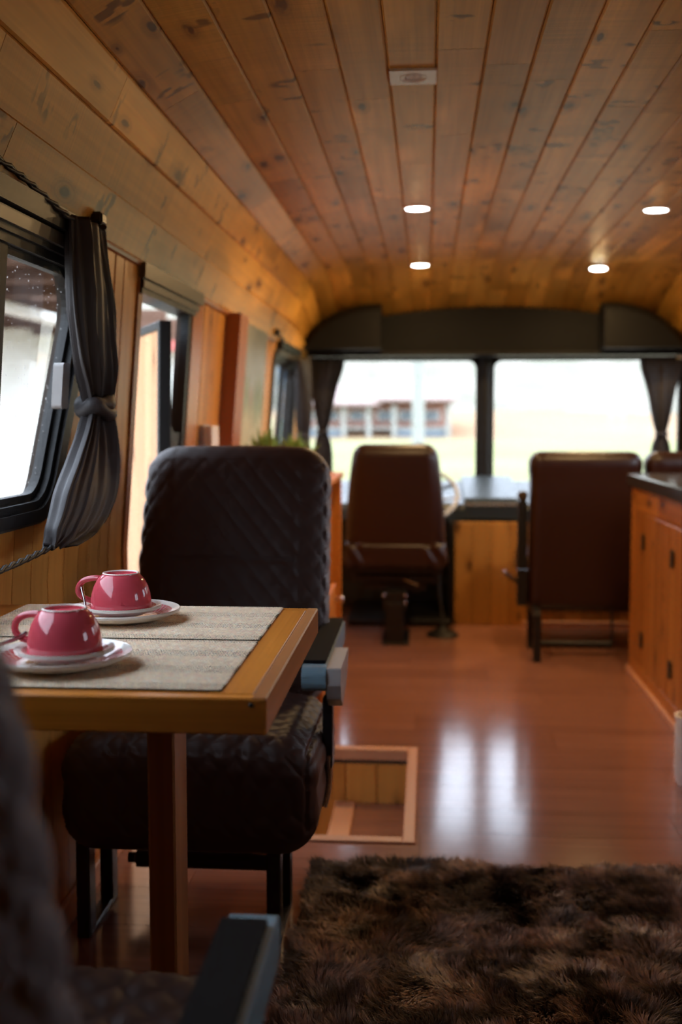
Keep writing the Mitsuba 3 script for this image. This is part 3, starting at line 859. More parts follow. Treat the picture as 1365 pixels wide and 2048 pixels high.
pr_ = thing('landscape_picture', 'tall glossy picture of grey sky over green and dry foliage on the left wall', 'picture')
m = wall_piece(sg.box(4.21, .86, 5.02, 1.448), .004, .012)
put('print', m, 'landscape_print', uv=np.c_[np.array(m.vertices)[:, 1] - 4.21, np.array(m.vertices)[:, 2] - .86], parent=pr_)
put('frame_side', wall_piece(sg.box(4.03, .851, 4.21, 1.45), .001, .055), 'eave_wood', parent=pr_, label='reddish brown side post')
M['eave_red'] = principled((.30, .11, .055), .5)
scene[[k for k in scene if k.startswith(pr_ + '__frame_side')][0]]['bsdf'] = {'type': 'ref', 'id': 'eave_red'}


# ------------------------------------------------------------------ dining seats
def quilt(u, v, w=.052, h=.06):
    a, b = u / w + v / h, u / w - v / h
    da, db_ = np.abs(a - np.round(a)), np.abs(b - np.round(b))
    d = np.minimum(da, db_)
    return -.0012 * np.exp(-(d / .07) ** 2) - .0014 * np.exp(-(d / .22) ** 2)


def groove(x, at, wid=.004, depth=.005):
    return -depth * np.exp(-((x - at) / wid) ** 2)


def dining_chair(loc, turn, label, arm_side):
    """Faces +y in its own frame; arm_side is the sign of the armrest's local x."""
    s = thing('dining_chair', label, 'seat')
    R = np.diag([-1, -1, 1.0]) if turn else np.eye(3)

    def place(v): return np.asarray(v) @ R.T + loc

    def P(name, mesh, bsdf, **kw):
        m = mesh.copy(); m.vertices = place(m.vertices); return put(name, m, bsdf, parent=s, **kw)
    # cushion
    v, f, n = rbox(.262, .265, .108, .078, .0065)
    u = v[:, 0]
    arc = np.where(np.abs(n[:, 2]) > .5, v[:, 1], np.sign(v[:, 1]) * (.265 + (.10 - v[:, 2])))
    q = 1.7 * quilt(u, arc) + groove(np.abs(u), .115) + groove(np.abs(u), .243, .003, .006)
    q = np.where(n[:, 2] < -.3, 0, q)
    v = v + n * q[:, None]
    v[:, 2] += .014 * (1 - (u / .252) ** 2) * (v[:, 2] > 0) + .012 * np.clip(v[:, 1] / .265, -1, 1) * (v[:, 2] > 0)
    v[:, 2] -= .02 * np.clip(v[:, 1] / .265, 0, 1) * (v[:, 2] < 0)
    P('cushion', tm(v + [-.008 if turn else 0, .245, .333], f), 'quilt_vinyl', smooth=True)
    # backrest
    v, f, n = rbox(.243, .0865, .328, .086, .0065)
    v = v.copy(); v[:, 1] *= .6; n = n.copy(); n[:, 1] /= .6; n /= np.linalg.norm(n, axis=1, keepdims=True); y0_ = v[:, 1].copy()
    u = np.where(np.abs(n[:, 0]) > .7, v[:, 0] + np.sign(v[:, 0]) * (v[:, 1]), v[:, 0])
    q = quilt(u, v[:, 2], .05, .062) + groove(np.abs(v[:, 0]), .155, .003, .004) + np.where((np.abs(v[:, 0]) < .155) & (n[:, 1] > 0), groove(v[:, 2], .02, .003, .004), 0)
    q = np.where(n[:, 2] > .3, q * .25, q) * np.where(np.abs(n[:, 0]) > .6, 2.4, 1.0)
    v = v + n * q[:, None]
    v[:, 0] *= 1 - .02 * (v[:, 2] / .328)
    v[:, 1] += .016 * np.sign(v[:, 1]) * (1 - (v[:, 0] / .243) ** 2)
    v[:, 2] += .328
    lean = math.radians(20 if turn else 18.4)
    y = v[:, 1] * math.cos(lean) - v[:, 2] * math.sin(lean); z = v[:, 1] * math.sin(lean) + v[:, 2] * math.cos(lean)
    v[:, 1], v[:, 2] = y, z
    fn_ = n[f].mean(1); shell_ = (y0_[f].mean(1) < .022) & (fn_[:, 2] < .75)
    P('backrest', tm(v + [0, -.035, .385], f[~shell_]), 'quilt_vinyl', smooth=True)
    P('backrest_shell', tm(v + [0, -.035, .385], f[shell_]), 'grey_quilt', smooth=True, label='grey quilted sides and rear of the backrest')
    # frame
    for x in ((.226, -.172) if turn else (-.19, .19)):
        for y in (.385, .215):
            P('leg', box(x - .0145, x + .0145, y - .022, y + .022, 0, .26), 'black_metal')
        P('leg_brace', cat_(box(x - .015, x + .015, .20, .40, .0, .012), box(x - .012, x + .012, -.05, .40, .225, .25)), 'black_metal')
    P('foot_bar', tube([(-.15, .215, .10), (.16, .215, .10)], .021, 14), 'black_metal', smooth=40)
    for x in (-.164, .164):
        P('bar_plug', tube([(x, .215, .10), (x + .016 * np.sign(x), .215, .10)], .012, 10), 'black_metal', smooth=40)
    m, uv = boxuv(box(-.150, .20, -.03, .272, -.005, .0045), 0, 70); w = np.array(m.vertices); w[:, 2] += .152 + .085 * w[:, 0]; m.vertices = place(w)
    put('seat_board', m, 'trim_wood', uv=uv, parent=s, label='plywood seat base')
    # armrest
    a = arm_side
    x = a * (.252 if turn else .266)
    pad = trimesh.creation.extrude_polygon(rounded(-.18, .375, .520, .572, .022), .050)
    w = np.array(pad.vertices); pad.vertices = np.c_[w[:, 2] - .025 + x, w[:, 0], w[:, 1]]
    if pad.volume < 0: pad.invert()
    P('armrest', pad, 'arm_paint', smooth=30, label='light blue armrest body')
    top = trimesh.creation.extrude_polygon(sg.box(-.17, .5721, .333, .5775).buffer(.002), .046)
    w = np.array(top.vertices); top.vertices = np.c_[w[:, 2] - .025 + x - .004 * a, w[:, 0], w[:, 1]]
    if top.volume < 0: top.invert()
    P('armrest_pad', top, 'arm_vinyl', smooth=30, label='black armrest top')
    if turn:
        side = trimesh.creation.extrude_polygon(sg.Polygon([(.15, .565), (.36, .565), (.366, .535), (.35, .505), (.31, .482), (.18, .515)]).buffer(.004), .030)
        w = np.array(side.vertices); side.vertices = np.c_[w[:, 2] * a + x + a * .0255, w[:, 0], w[:, 1]]
        if side.volume < 0: side.invert()
        P('armrest_side', side, 'grey_plastic', smooth=30, label='grey plastic armrest side')
    P('armrest_post', cat_(box(x + a * .02 - .011, x + a * .02 + .011, .235, .275, .33, .485), box(x + a * .02 - .006, x + a * .02 + .006, .25, .262, .47, .52)), 'black_metal')
    P('recline_lever', tube(smoothline([(x + a * .02, .27, .36), (x + a * .022, .27, .30), (x + a * .012, .28, .25)], 8), .008), 'chrome', smooth=40)
    P('bolt', trimesh.creation.icosphere(1, .009).apply_translation((x - a * .012, .262, .40)), 'chrome', smooth=True)
    return s


dining_chair(np.array([-.480, 2.645, 0.]), True, 'dark brown quilted bus seat facing the camera behind the dining table', -1)
dining_chair(np.array([-.440, .76, 0.]), False, 'nearest quilted bus seat, cut off at the left edge with its black armrest in front', 1)

# ------------------------------------------------------------------ table
tb = thing('dining_table', 'varnished orange wooden table fixed to the left wall on a single leg', 'table')
TX0, TX1, TY0, TY1 = -.765, -.187, 1.305, 1.945
for q in range(4):
    a = TY0 + .022 + q * .149
    wbox('top_board', tb, 'table_wood', 0, TX0, TX1 - .075, a + .0004, a + .1486, .712, .75, bev=.001)
wbox('edge_strip', tb, 'table_wood', 1, TX1 - .0746, TX1 - .019, TY0 + .022, TY1 - .022, .712, .7502, bev=.001)
wbox('apron', tb, 'table_wood', 0, TX0, TX1, TY0, TY0 + .0215, .706, .7500, bev=.002)
wbox('apron', tb, 'table_wood', 0, TX0, TX1, TY1 - .0215, TY1, .706, .7500, bev=.002)
wbox('apron', tb, 'leg_wood', 1, TX1 - .0185, TX1 + .0002, TY0 + .0005, TY1 - .0005, .7055, .7505, bev=.002)
wbox('leg', tb, 'leg_wood', 2, -.380, -.342, 1.50, 1.58, 0, .711)
for x in (-.70, -.205):
    put('nail_hole', trimesh.creation.icosphere(1, .004).apply_translation((x, TY0 + .0022, .742)), 'rubber', smooth=True, parent=tb)


# ------------------------------------------------------------------ woven mats
def placemat(x0, x1, y0, y1, z, seed, label):
    r = np.random.default_rng(seed)
    t = thing('placemat', label, 'placemat')
    put('base', box(x0, x1, y0, y1, z, z + .0012, .0004), 'mat_yarn', color=None, parent=t) if False else None
    px, py = .0040, .0058
    nx, ny = int((x1 - x0) / px), int((y1 - y0) / py)
    # backing with the dark or pale warp
    def is_dark(v):
        return (np.sin(2 * np.pi * v / .098 + .6) > .35)
    V, Fc, C = [], [], []
    base = 0
    ico_v = np.array([(-1, 0, 0), (-.45, -1, .55), (.45, -1, .55), (1, 0, 0), (.45, 1, .55), (-.45, 1, .55), (-.4, 0, 1), (.4, 0, 1)], float)
    ico_f = np.array([(0, 1, 6), (1, 2, 7), (1, 7, 6), (2, 3, 7), (3, 4, 7), (4, 5, 6), (4, 6, 7), (5, 0, 6)])
    i, j = np.meshgrid(np.arange(nx), np.arange(ny), indexing='ij'); i, j = i.ravel(), j.ravel()
    cx, cy = x0 + (i + .5 + .25 * (j % 2)) * px + r.normal(0, .00012, len(i)), y0 + (j + .5) * py + r.normal(0, .0001, len(i))
    ang = np.where(j % 2 == 0, 1, -1) * .82 + r.normal(0, .04, len(i))
    dkk = is_dark(cy - y0)
    loc = ico_v[None] * np.stack([np.full(len(i), .0040), np.where(dkk, .00112, .00155), np.full(len(i), .0015)], 1)[:, None, :]
    ca, sn = np.cos(ang)[:, None], np.sin(ang)[:, None]
    P = np.stack([cx[:, None] + loc[..., 0] * ca - loc[..., 1] * sn, cy[:, None] + loc[..., 0] * sn + loc[..., 1] * ca, z + .0011 + loc[..., 2]], -1)
    P[..., 0] = np.clip(P[..., 0], x0 - .001, x1 + .001)
    shade = r.uniform(.82, 1.08, len(i))
    pal = np.array([(.88, .71, .49), (.84, .60, .43), (.90, .80, .62)])
    c = pal[r.choice(3, len(i), p=[.62, .2, .18])] * shade[:, None]
    dk = is_dark(cy - y0)
    F0 = (ico_f[None] + 8 * np.arange(len(i))[:, None, None]).reshape(-1, 3)
    # base sheet: rows of quads coloured by the stripe
    k = 0; bv, bf, bc = [], [], []
    for q in range(ny):
        ya, yb = y0 + q * py, y0 + (q + 1) * py
        col = (.030, .024, .016) if is_dark((ya + yb) / 2 - y0) else (.50, .37, .27)
        bv += [(x0, ya, z + .0012), (x1, ya, z + .0012), (x1, yb, z + .0012), (x0, yb, z + .0012), (x0, ya, z), (x1, ya, z), (x1, yb, z), (x0, yb, z)]
        bf += [(k, k + 1, k + 2), (k, k + 2, k + 3), (k + 4, k + 6, k + 5), (k + 4, k + 7, k + 6), (k, k + 4, k + 5), (k, k + 5, k + 1), (k + 2, k + 6, k + 7), (k + 2, k + 7, k + 3),
               (k + 1, k + 5, k + 6), (k + 1, k + 6, k + 2), (k + 3, k + 7, k + 4), (k + 3, k + 4, k)]
        bc += [col] * 8; k += 8
    put('backing', tm(bv, bf), 'mat_yarn', color=np.array(bc), parent=t)
    put('weave', tm(P.reshape(-1, 3), F0), 'mat_yarn', smooth=True, color=np.repeat(c, 8, axis=0), parent=t, kind='stuff')
    return t


placemat(-.695, -.246, 1.334, 1.640, .7508, 1, 'woven beige and black striped placemat under the nearer cup and plates')
placemat(-.700, -.246, 1.645, 1.940, .7508, 2, 'woven beige and black striped placemat under the farther cup and plates')


# ------------------------------------------------------------------ crockery
def plate(x, y, z, r, h, label, cat, name):
    t = thing(name, label, cat)
    top = [(.0001, .006), (r * .58, .006), (r * .66, .008), (r * .80, .006 + h * .55), (r * .97, .004 + h * .95), (r * .99, h + .004)]
    m, uv = lathe(top, 96, x, y, z)
    uv = uv[:, [0, 1]]; put('face', m, 'plate_print', smooth=True, uv=uv, parent=t, label='printed top face with a red lattice rim')
    if np.mean(m.face_normals[:, 2]) < 0:
        pass
    under_ = [(.0001, .0015), (r * .5, .0015), (r * .52, 0), (r * .56, 0), (r * .60, .003), (r * .82, h * .45), (r * .99, h - .001), (r, h + .002), (r * .99, h + .004), (r * .985, h + .0035)]
    m, uv = lathe(under_, 96, x, y, z)
    put('body', m, 'white_ceramic', smooth=40, parent=t)
    return t


def cup(x, y, z, turn, label):
    t = thing('teacup', label, 'cup')
    body = [(.0445, 0), (.0475, .0005), (.0482, .003), (.0477, .015), (.0460, .026), (.0428, .037), (.0378, .0465), (.0325, .0530), (.0292, .0560), (.0290, .0574)]
    inner = [(.0440, .0005), (.0435, .015), (.041, .027), (.037, .037), (.030, .047), (.0001, .0495)]
    foot = [(.0262, .0570), (.0258, .0525), (.0240, .0535), (.0001, .0530)]
    m1, _ = lathe(body, 72, x, y, z); m2, _ = lathe(inner, 48, x, y, z); m3, _ = lathe(foot, 48, x, y, z)
    put('body', cat_(m1, m2, m3), 'glaze_red', smooth=35, parent=t)
    m, _ = lathe([(.0290, .0574), (.0287, .0584), (.0277, .0590), (.0266, .0584), (.0262, .0570)], 64, x, y, z)
    put('foot_ring', m, 'white_ceramic', smooth=35, parent=t, label='unglazed white foot ring')
    d = np.array([math.cos(turn), math.sin(turn), 0]); c = np.array([x, y, z])
    path = smoothline([c + d * .034 + [0, 0, .0485], c + d * .052 + [0, 0, .0475], c + d * .068 + [0, 0, .038], c + d * .0705 + [0, 0, .025], c + d * .060 + [0, 0, .0155], c + d * .047 + [0, 0, .012]], 26)
    put('handle', tube(path, .0046, 12), 'glaze_red', smooth=True, parent=t)
    return t


def spoon(tip, end, label):
    tip, end = np.array(tip), np.array(end)
    t = thing('teaspoon', label, 'spoon')
    d = (end - tip)
    p = smoothline([tip + d * .0, tip + d * .25 + [0, 0, .004], tip + d * .6 + [0, 0, .001], end], 16)
    put('handle', tube(p, np.linspace(.0018, .0032, 16), 8), 'dark_steel', smooth=True, parent=t)
    b = trimesh.creation.icosphere(3, 1.0); v = np.array(b.vertices)
    v[:, 2] = np.where(v[:, 2] > -.1, -.1 + .75 * np.abs(v[:, 0] ** 2 + v[:, 1] ** 2 - 1) * -.6, v[:, 2])
    v *= [.016, .0105, .006]
    a = math.atan2(-d[1], -d[0]); c, s_ = math.cos(a), math.sin(a)
    v = v @ np.array([[c, s_, 0], [-s_, c, 0], [0, 0, 1]])
    b.vertices = v + tip + np.array([c, s_, 0]) * .014 + [0, 0, .003]
    put('bowl', b, 'dark_steel', smooth=40, parent=t)


ZM = .7534
PN, PF = (-.480, 1.447), (-.491, 1.790)
plate(*PN, ZM, .0935, .016, 'white plate with a red lattice rim under the nearer saucer', 'plate', 'dinner_plate')
plate(*PF, ZM, .0935, .016, 'white plate with a red lattice rim under the farther saucer', 'plate', 'dinner_plate')
SN, SF = (-.471, 1.437), (-.488, 1.775)
plate(*SN, ZM + .0125, .0645, .012, 'white saucer under the nearer upturned cup', 'saucer', 'saucer')
plate(*SF, ZM + .0125, .0645, .012, 'white saucer under the farther upturned cup', 'saucer', 'saucer')
ZC = ZM + .0125 + .0085
cup(SN[0], SN[1], ZC, math.radians(172), 'glossy raspberry red teacup upside down on the nearer saucer')
cup(SF[0], SF[1], ZC, math.radians(178), 'glossy raspberry red teacup upside down on the farther saucer')
spoon((-.536, 1.742, ZC + .002), (-.554, 1.779, ZC + .036), 'dark metal teaspoon leaning beside the farther cup handle')
spoon((-.564, 1.377, ZC + .003), (-.527, 1.449, ZC + .022), 'dark metal teaspoon leaning beside the nearer cup handle')


# ------------------------------------------------------------------ curtains
def curtain_mesh(rows, folds, seed, n=220, nz=90, axis=(0, 1, 0), amp=.0125):
    """rows: (z, centre x, centre y, half width along axis, half depth across it)."""
    rows = np.array(rows, float)
    from scipy.interpolate import PchipInterpolator
    order = np.argsort(rows[:, 0]); rows = rows[order]
    z = np.linspace(rows[0, 0], rows[-1, 0], nz)
    vals = PchipInterpolator(rows[:, 0], rows[:, 1:])(z)
    a = np.linspace(0, 2 * np.pi, n, endpoint=False)
    ax = np.array(axis, float); bx = np.cross(ax, [0, 0, 1.0])
    r = np.random.default_rng(seed); ph = r.uniform(0, 6.28, 4)
    P = []
    for i, (cx, cy, hw, hd) in enumerate(vals):
        t = i / nz
        tight = np.clip(1.5 - hw / .16, .55, 1.2)
        a_ = a + .22 * np.sin(2 * a + ph[2]) + .10 * np.sin(5 * a + ph[1]); w1 = folds * a_ + ph[0] + .9 * math.sin(t * 2.4 + ph[1]); w2 = (2 * folds - 5) * a + ph[2] + 1.5 * t
        fold = amp * tight * ((1 - 2 * np.abs(np.sin(w1 / 2)) ** .7) * .7 + .3 * np.sin(w2)) + amp * .5 * np.sin(3 * a + 4 * t + ph[3])
        rad = np.clip(fold, -.6 * min(hd, .03), .02)
        P.append(np.array([cx, cy, 0]) + (np.cos(a) * (hw + rad * .4))[:, None] * ax + (np.sin(a) * hd + np.sign(np.sin(a)) * np.abs(np.sin(a)) ** .4 * rad)[:, None] * bx + (z[i] + .004 * np.sin(folds * a + ph[1]) * (i < 3))[:, None] * np.array([0, 0, 1.0]))
    v = np.vstack(P)
    i, j = np.meshgrid(np.arange(nz - 1), np.arange(n), indexing='ij'); j2 = (j + 1) % n
    q = np.stack([i * n + j, i * n + j2, (i + 1) * n + j2, (i + 1) * n + j], -1).reshape(-1, 4)
    f = np.vstack([q[:, [0, 1, 2]], q[:, [0, 2, 3]]])
    g = np.arange(n); h = (g + 1) % n
    v = np.vstack([v, P[0].mean(0), P[-1].mean(0)])
    f = np.vstack([f, np.stack([np.full(n, len(v) - 2), h, g], 1), np.stack([np.full(n, len(v) - 1), (nz - 1) * n + g, (nz - 1) * n + h], 1)])
    m = tm(v, f)
    if m.volume < 0: m.invert()
    return m


def knot_mesh(c, rx, ry, rz, seed):
    out = []
    for q, (dz, tl) in enumerate(((rz * .35, .35), (-rz * .45, -.25))):
        a = np.linspace(0, 2 * np.pi, 40)
        p = np.stack([rx * np.sin(a), ry * np.cos(a), dz + tl * ry * np.cos(a) * .6 + .004 * np.sin(3 * a)], 1) + c
        out.append(tube(p, rz * .62 * (1 + .15 * np.sin(5 * a + q)), 12, False))
    return cat_(*out)


cu = thing('window_curtain', 'dark grey curtain knotted in the middle beside the near left window', 'curtain')
cx_ = -.672
put('cloth', curtain_mesh([(1.462, cx_, 2.240, .102, .018), (1.43, cx_, 2.24, .102, .022), (1.31, cx_, 2.255, .116, .030), (1.20, cx_, 2.268, .094, .030), (1.135, cx_, 2.276, .056, .024), (1.10, cx_, 2.277, .040, .020),
                           (1.065, cx_, 2.270, .056, .026), (1.0, cx_, 2.240, .098, .036), (.93, cx_, 2.195, .138, .040), (.885, cx_, 2.150, .138, .034), (.855, cx_, 2.085, .092, .024), (.845, cx_, 2.03, .045, .013)], 11, 3, axis=(0, 1, 0)),
    'curtain_cloth', smooth=True, parent=cu)
put('knot', knot_mesh(np.array([cx_, 2.277, 1.103]), .024, .048, .024, 2), 'curtain_cloth', smooth=True, parent=cu)


def cord(pts, r, label, n=60):
    p = smoothline(pts, n)
    a = np.linspace(0, n * 1.6, n)
    out = []
    for s in (0, math.pi):
        o = np.stack([np.cos(a + s) * r * .55, 0 * a, np.sin(a + s) * r * .55], 1)
        out.append(tube(p + o, r * .62, 6))
    return put('cord', cat_(*out), 'rubber', smooth=True, label=label, cat='cord')


cord([(-.70, .9, 1.50), (-.695, 1.6, 1.497), (-.69, 1.93, 1.488), (-.675, 2.13, 1.457), (-.675, 2.37, 1.470)], .006, 'black elastic cord running along the top of the near window to the curtain')
cord([(-.70, 1.0, .835), (-.69, 1.7, .832), (-.685, 1.90, .838), (-.675, 2.0, .848)], .006, 'black elastic cord holding the foot of the curtain below the window')
put('cord_hook', cat_(box(-.712, -.672, 2.345, 2.385, 1.478, 1.505, .006), tube([(-.69, 2.36, 1.48), (-.672, 2.345, 1.462), (-.665, 2.33, 1.47)], .007)), 'black_metal', label='black hook on the trim board at the near curtain', cat='hook')
put('cord_hook', cat_(box(-.712, -.672, 5.18, 5.225, 1.455, 1.482, .006), tube([(-.69, 5.2, 1.46), (-.672, 5.23, 1.444), (-.665, 5.27, 1.438)], .007)), 'black_metal', label='far black hook on the trim board near the windscreen', cat='hook')


def tied(x, y, zt, zb, zk, w_top, axis, label, seed, dx=0.0):
    t = thing('tied_curtain', label, 'curtain')
    ax = np.array(axis, float)
    def at(z, s): return (z, x + ax[0] * s, y + ax[1] * s)
    put('cloth', curtain_mesh([(*at(zt, 0), w_top, .030), (*at(zt - .03, 0), w_top * .98, .034), (*at((zt + zk) / 2 + .04, dx * .4), w_top * .66, .036), (*at(zk + .05, dx * .9), w_top * .32, .030), (*at(zk, dx), w_top * .22, .024),
                               (*at(zk - .06, dx), w_top * .38, .03), (*at((zk + zb) / 2, dx), w_top * .46, .036), (*at(zb, dx), w_top * .44, .03)], 14, seed, n=120, nz=40, axis=axis), 'curtain_cloth', smooth=True, parent=t)
    c = np.array([x + ax[0] * dx, y + ax[1] * dx, zk])
    a = np.linspace(0, 2 * np.pi, 30); b = np.cross(ax, [0, 0, 1.0])
    put('tie', tube(c + (np.cos(a) * w_top * .24)[:, None] * ax + (np.sin(a) * .03)[:, None] * b, .010, 10, False), 'curtain_cloth', smooth=True, parent=t)


tied(-.585, 6.50, 1.415, .72, 1.00, .118, (1, 0, 0), 'dark curtain tied at the left end of the windscreen', 11, -.01)
tied(-.655, 5.98, 1.385, .74, .985, .13, (0, 1, 0), 'dark curtain tied beside the front left side window', 12, .02)
tied(1.285, 6.40, 1.40, .72, .99, .118, (1, 0, 0), 'dark curtain tied at the right end of the windscreen', 13, .005)
tied(1.395, 5.90, 1.385, .74, .985, .13, (0, 1, 0), 'dark curtain tied beside the front right side window, at the right edge', 14, .0)

# ------------------------------------------------------------------ downlights
M['bulb_glass'] = principled((.8, .8, .78), .3)
WARM = [430.0, 275.0, 122.0]


def downlight(x, y, label, square=False, lit=True):
    z = ceil_z(x, y)
    e = .02; slope = math.atan2(ceil_z(x + e, y) - ceil_z(x - e, y), 2 * e)
    slope_y = math.atan2(ceil_z(x, y + e) - ceil_z(x, y - e), 2 * e)
    Rm = trimesh.transformations.euler_matrix(slope_y, -slope, 0)
    Rm[:3, 3] = (x, y, z)
    t = thing('downlight', label, 'ceiling light')

    def P(name, m, b, **kw):
        m = m.copy(); m.apply_transform(Rm); return put(name, m, b, parent=t, **kw)
    if square:
        fr = extrude(sg.box(-.052, -.052, .052, .052).difference(sg.Point(0, 0).buffer(.031, 24)), .006); fr.apply_translation((0, 0, -.006))
        P('frame', fr, 'white_plastic')
        for r0, r1 in ((.031, .026), (.0255, .019)):
            m, _ = lathe([(r1, .012), (r1, -.0065 + .15 * (.031 - r0)), (r0, -.0075), (r0, .012)], 40); P('ring', m, 'white_plastic', smooth=40)
        m, _ = lathe([(.0195, -.001), (.013, -.005), (.007, -.003), (.0001, -.006)], 30); P('lens', m, 'white_plastic', smooth=40)
    else:
        m, _ = lathe([(.0425, .012), (.0425, -.003), (.0440, -.004), (.049, -.003), (.051, .0), (.051, .012)], 40); P('trim_ring', m, 'white_plastic', smooth=40)
        a = np.linspace(0, 2 * np.pi, 33)[:-1]
        v = np.vstack([[(0, 0, -.0065)], np.stack([.0424 * np.cos(a), .0424 * np.sin(a), 0 * a - .0035], 1)])
        f = np.array([(0, 1 + (k + 1) % 32, 1 + k) for k in range(32)])
        m = tm(v, f)
        kw = {'emitter': {'type': 'area', 'radiance': {'type': 'rgb', 'value': WARM}}} if lit else {}
        P('lamp', m, 'bulb_glass', label='glowing lamp face', **kw)


downlight(-.036, 2.612, 'square white ceiling spotlight, switched off, nearest the camera', square=True, lit=False)
downlight(-.041, 4.23, 'lit round downlight, the nearer one on the left half of the ceiling')
downlight(-.040, 5.78, 'lit round downlight, the farther one on the left half of the ceiling')
downlight(.833, 4.325, 'lit round downlight, the nearer one on the right half of the ceiling')
downlight(.857, 5.90, 'lit round downlight, the farther one on the right half of the ceiling')


# ------------------------------------------------------------------ rug
def rug(x0, x1, y0, y1):
    t = thing('rug', 'shaggy mottled dark brown rug on the laminate floor', 'rug')
    put('backing', box(x0, x1, y0, y1, .0005, .008), 'rug_back', parent=t)
    r = np.random.default_rng(5)
    n = 150000
    # more strands where the picture sees them
    X = r.uniform(x0 - .004, x1 + .004, n); Y = y0 + (y1 - y0) * r.uniform(0, 1, n) ** .62
    def nz(sx, sy, o): return meshkit.fbm(np.stack([X * sx, Y * sy, np.full(n, o)], 1))
    def nrm(a): return (a - np.percentile(a, 3)) / (np.percentile(a, 97) - np.percentile(a, 3) + 1e-9)
    dirn = nrm(nz(4, 4, 1.7)) * 4.2 + nrm(nz(22, 22, 9.1)) * 2.6 - 1.2
    lean = .75 + .35 * nrm(nz(14, 14, 4.4)) + r.normal(0, .10, n)
    L = .029 * (.75 + .5 * r.random(n)) * (.7 + .5 * nrm(nz(9, 9, 6.2)))
    # clumps: pull the tips towards clump centres
    cell = .009
    jx, jy = meshkit.noise(np.stack([X * 60, Y * 60, X * 0 + 3], 1)) * .008, meshkit.noise(np.stack([X * 60, Y * 60, X * 0 + 8], 1)) * .008
    ccx, ccy = (np.floor((X + jx) / cell) + .5) * cell, (np.floor((Y + jy) / cell) + .5) * cell
    d = np.stack([np.cos(dirn) * np.sin(lean), np.sin(dirn) * np.sin(lean), np.cos(lean)], 1)
    root = np.stack([X, Y, np.full(n, .007)], 1)
    tip = root + d * L[:, None]
    tip[:, 0] += (ccx - X) * .75; tip[:, 1] += (ccy - Y) * .75
    mid = root * .5 + tip * .5; mid[:, 2] += L * .16
    side = np.stack([-np.sin(dirn + r.normal(0, .7, n)), np.cos(dirn), np.zeros(n)], 1); side /= np.linalg.norm(side, axis=1, keepdims=True)
    w = .0011
    V = np.stack([root - side * w, root + side * w, mid - side * w * .9, mid + side * w * .9, tip], 1)
    F0 = np.array([(0, 1, 3), (0, 3, 2), (2, 3, 4)])
    F0 = (F0[None] + 5 * np.arange(n)[:, None, None]).reshape(-1, 3)
    a = nrm(nz(5.5, 7.5, 21.0)) * .62 + nrm(nz(16, 20, 33.0)) * .38
    pale = np.clip((nrm(nz(7, 9, 51.0)) - .62) * 4, 0, 1) * np.clip((nrm(nz(25, 30, 71.0)) - .35) * 2.5, 0, 1)
    dark, mid_c, lite = np.array((.060, .043, .038)), np.array((.50, .375, .325)), np.array((.96, .91, .88))
    tt = np.clip((a - .33) / .40, 0, 1)[:, None]
    c = dark + (mid_c - dark) * tt
    c = c + (lite - c) * (pale * .8)[:, None]
    hsh = np.sin(np.floor((X + jx) / cell) * 127.1 + np.floor((Y + jy) / cell) * 311.7) * 43758.5453; hsh -= np.floor(hsh)
    c *= (r.uniform(.75, 1.25, n) * (.55 + .9 * hsh))[:, None]
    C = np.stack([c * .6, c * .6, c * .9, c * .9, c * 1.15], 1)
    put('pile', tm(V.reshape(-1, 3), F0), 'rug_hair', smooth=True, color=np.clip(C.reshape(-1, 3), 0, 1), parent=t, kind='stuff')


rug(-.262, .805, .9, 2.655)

# ------------------------------------------------------------------ outside
GZ = -.95
g = sg.box(-250, -120, 250, 112)
m = extrude(g, .2); m.apply_translation((0, 0, GZ - .2))
put('ground', m, 'grass', kind='structure')


def terrain(x0, x1, y0, y1, nx, ny, fz):
    X, Yg = np.meshgrid(np.linspace(x0, x1, nx), np.linspace(y0, y1, ny), indexing='ij')
    v = np.stack([X, Yg, fz(X, Yg)], -1).reshape(-1, 3)
    i, j = np.meshgrid(np.arange(nx - 1), np.arange(ny - 1), indexing='ij')
    q = np.stack([i * ny + j, (i + 1) * ny + j, (i + 1) * ny + j + 1, i * ny + j + 1], -1).reshape(-1, 4)
    return tm(v, q)


def fz_bank(X, Yg):
    t = np.clip((Yg - 100) / 28, 0, 1)
    p = np.stack([X * .04, Yg * .06, X * 0], -1).reshape(-1, 3)
    return GZ - .3 + 3.0 * t + 1.0 * (meshkit.fbm(p).reshape(X.shape)) * t


put('earth_bank', terrain(-180, 200, 100, 130, 70, 12, fz_bank), 'bare_earth', smooth=True, kind='structure')


def fz_hill(X, Yg):
    t = np.clip((Yg - 122) / 160, 0, 1)
    p = np.stack([X * .05, Yg * .05, X * 0 + 5], -1).reshape(-1, 3)
    return 1.2 + 62 * t ** .95 + 4.0 * (meshkit.fbm(p).reshape(X.shape) - .5) * (t > 0)


put('hill', terrain(-300, 320, 122, 300, 140, 70, fz_hill), 'dry_hill', smooth=True, kind='structure')

# building beyond the grass
bd = thing('far_building', 'long pink-walled house with pale roofs and white columns across the grass', 'building')
BY = 104.0
gz = GZ


def bput(name, x0, x1, z0, z1, y0, y1, b, parent=None, **kw): return put(name, box(x0, x1, BY + y0, BY + y1, gz + z0, gz + z1, .02), b, parent=parent or bd, **kw)


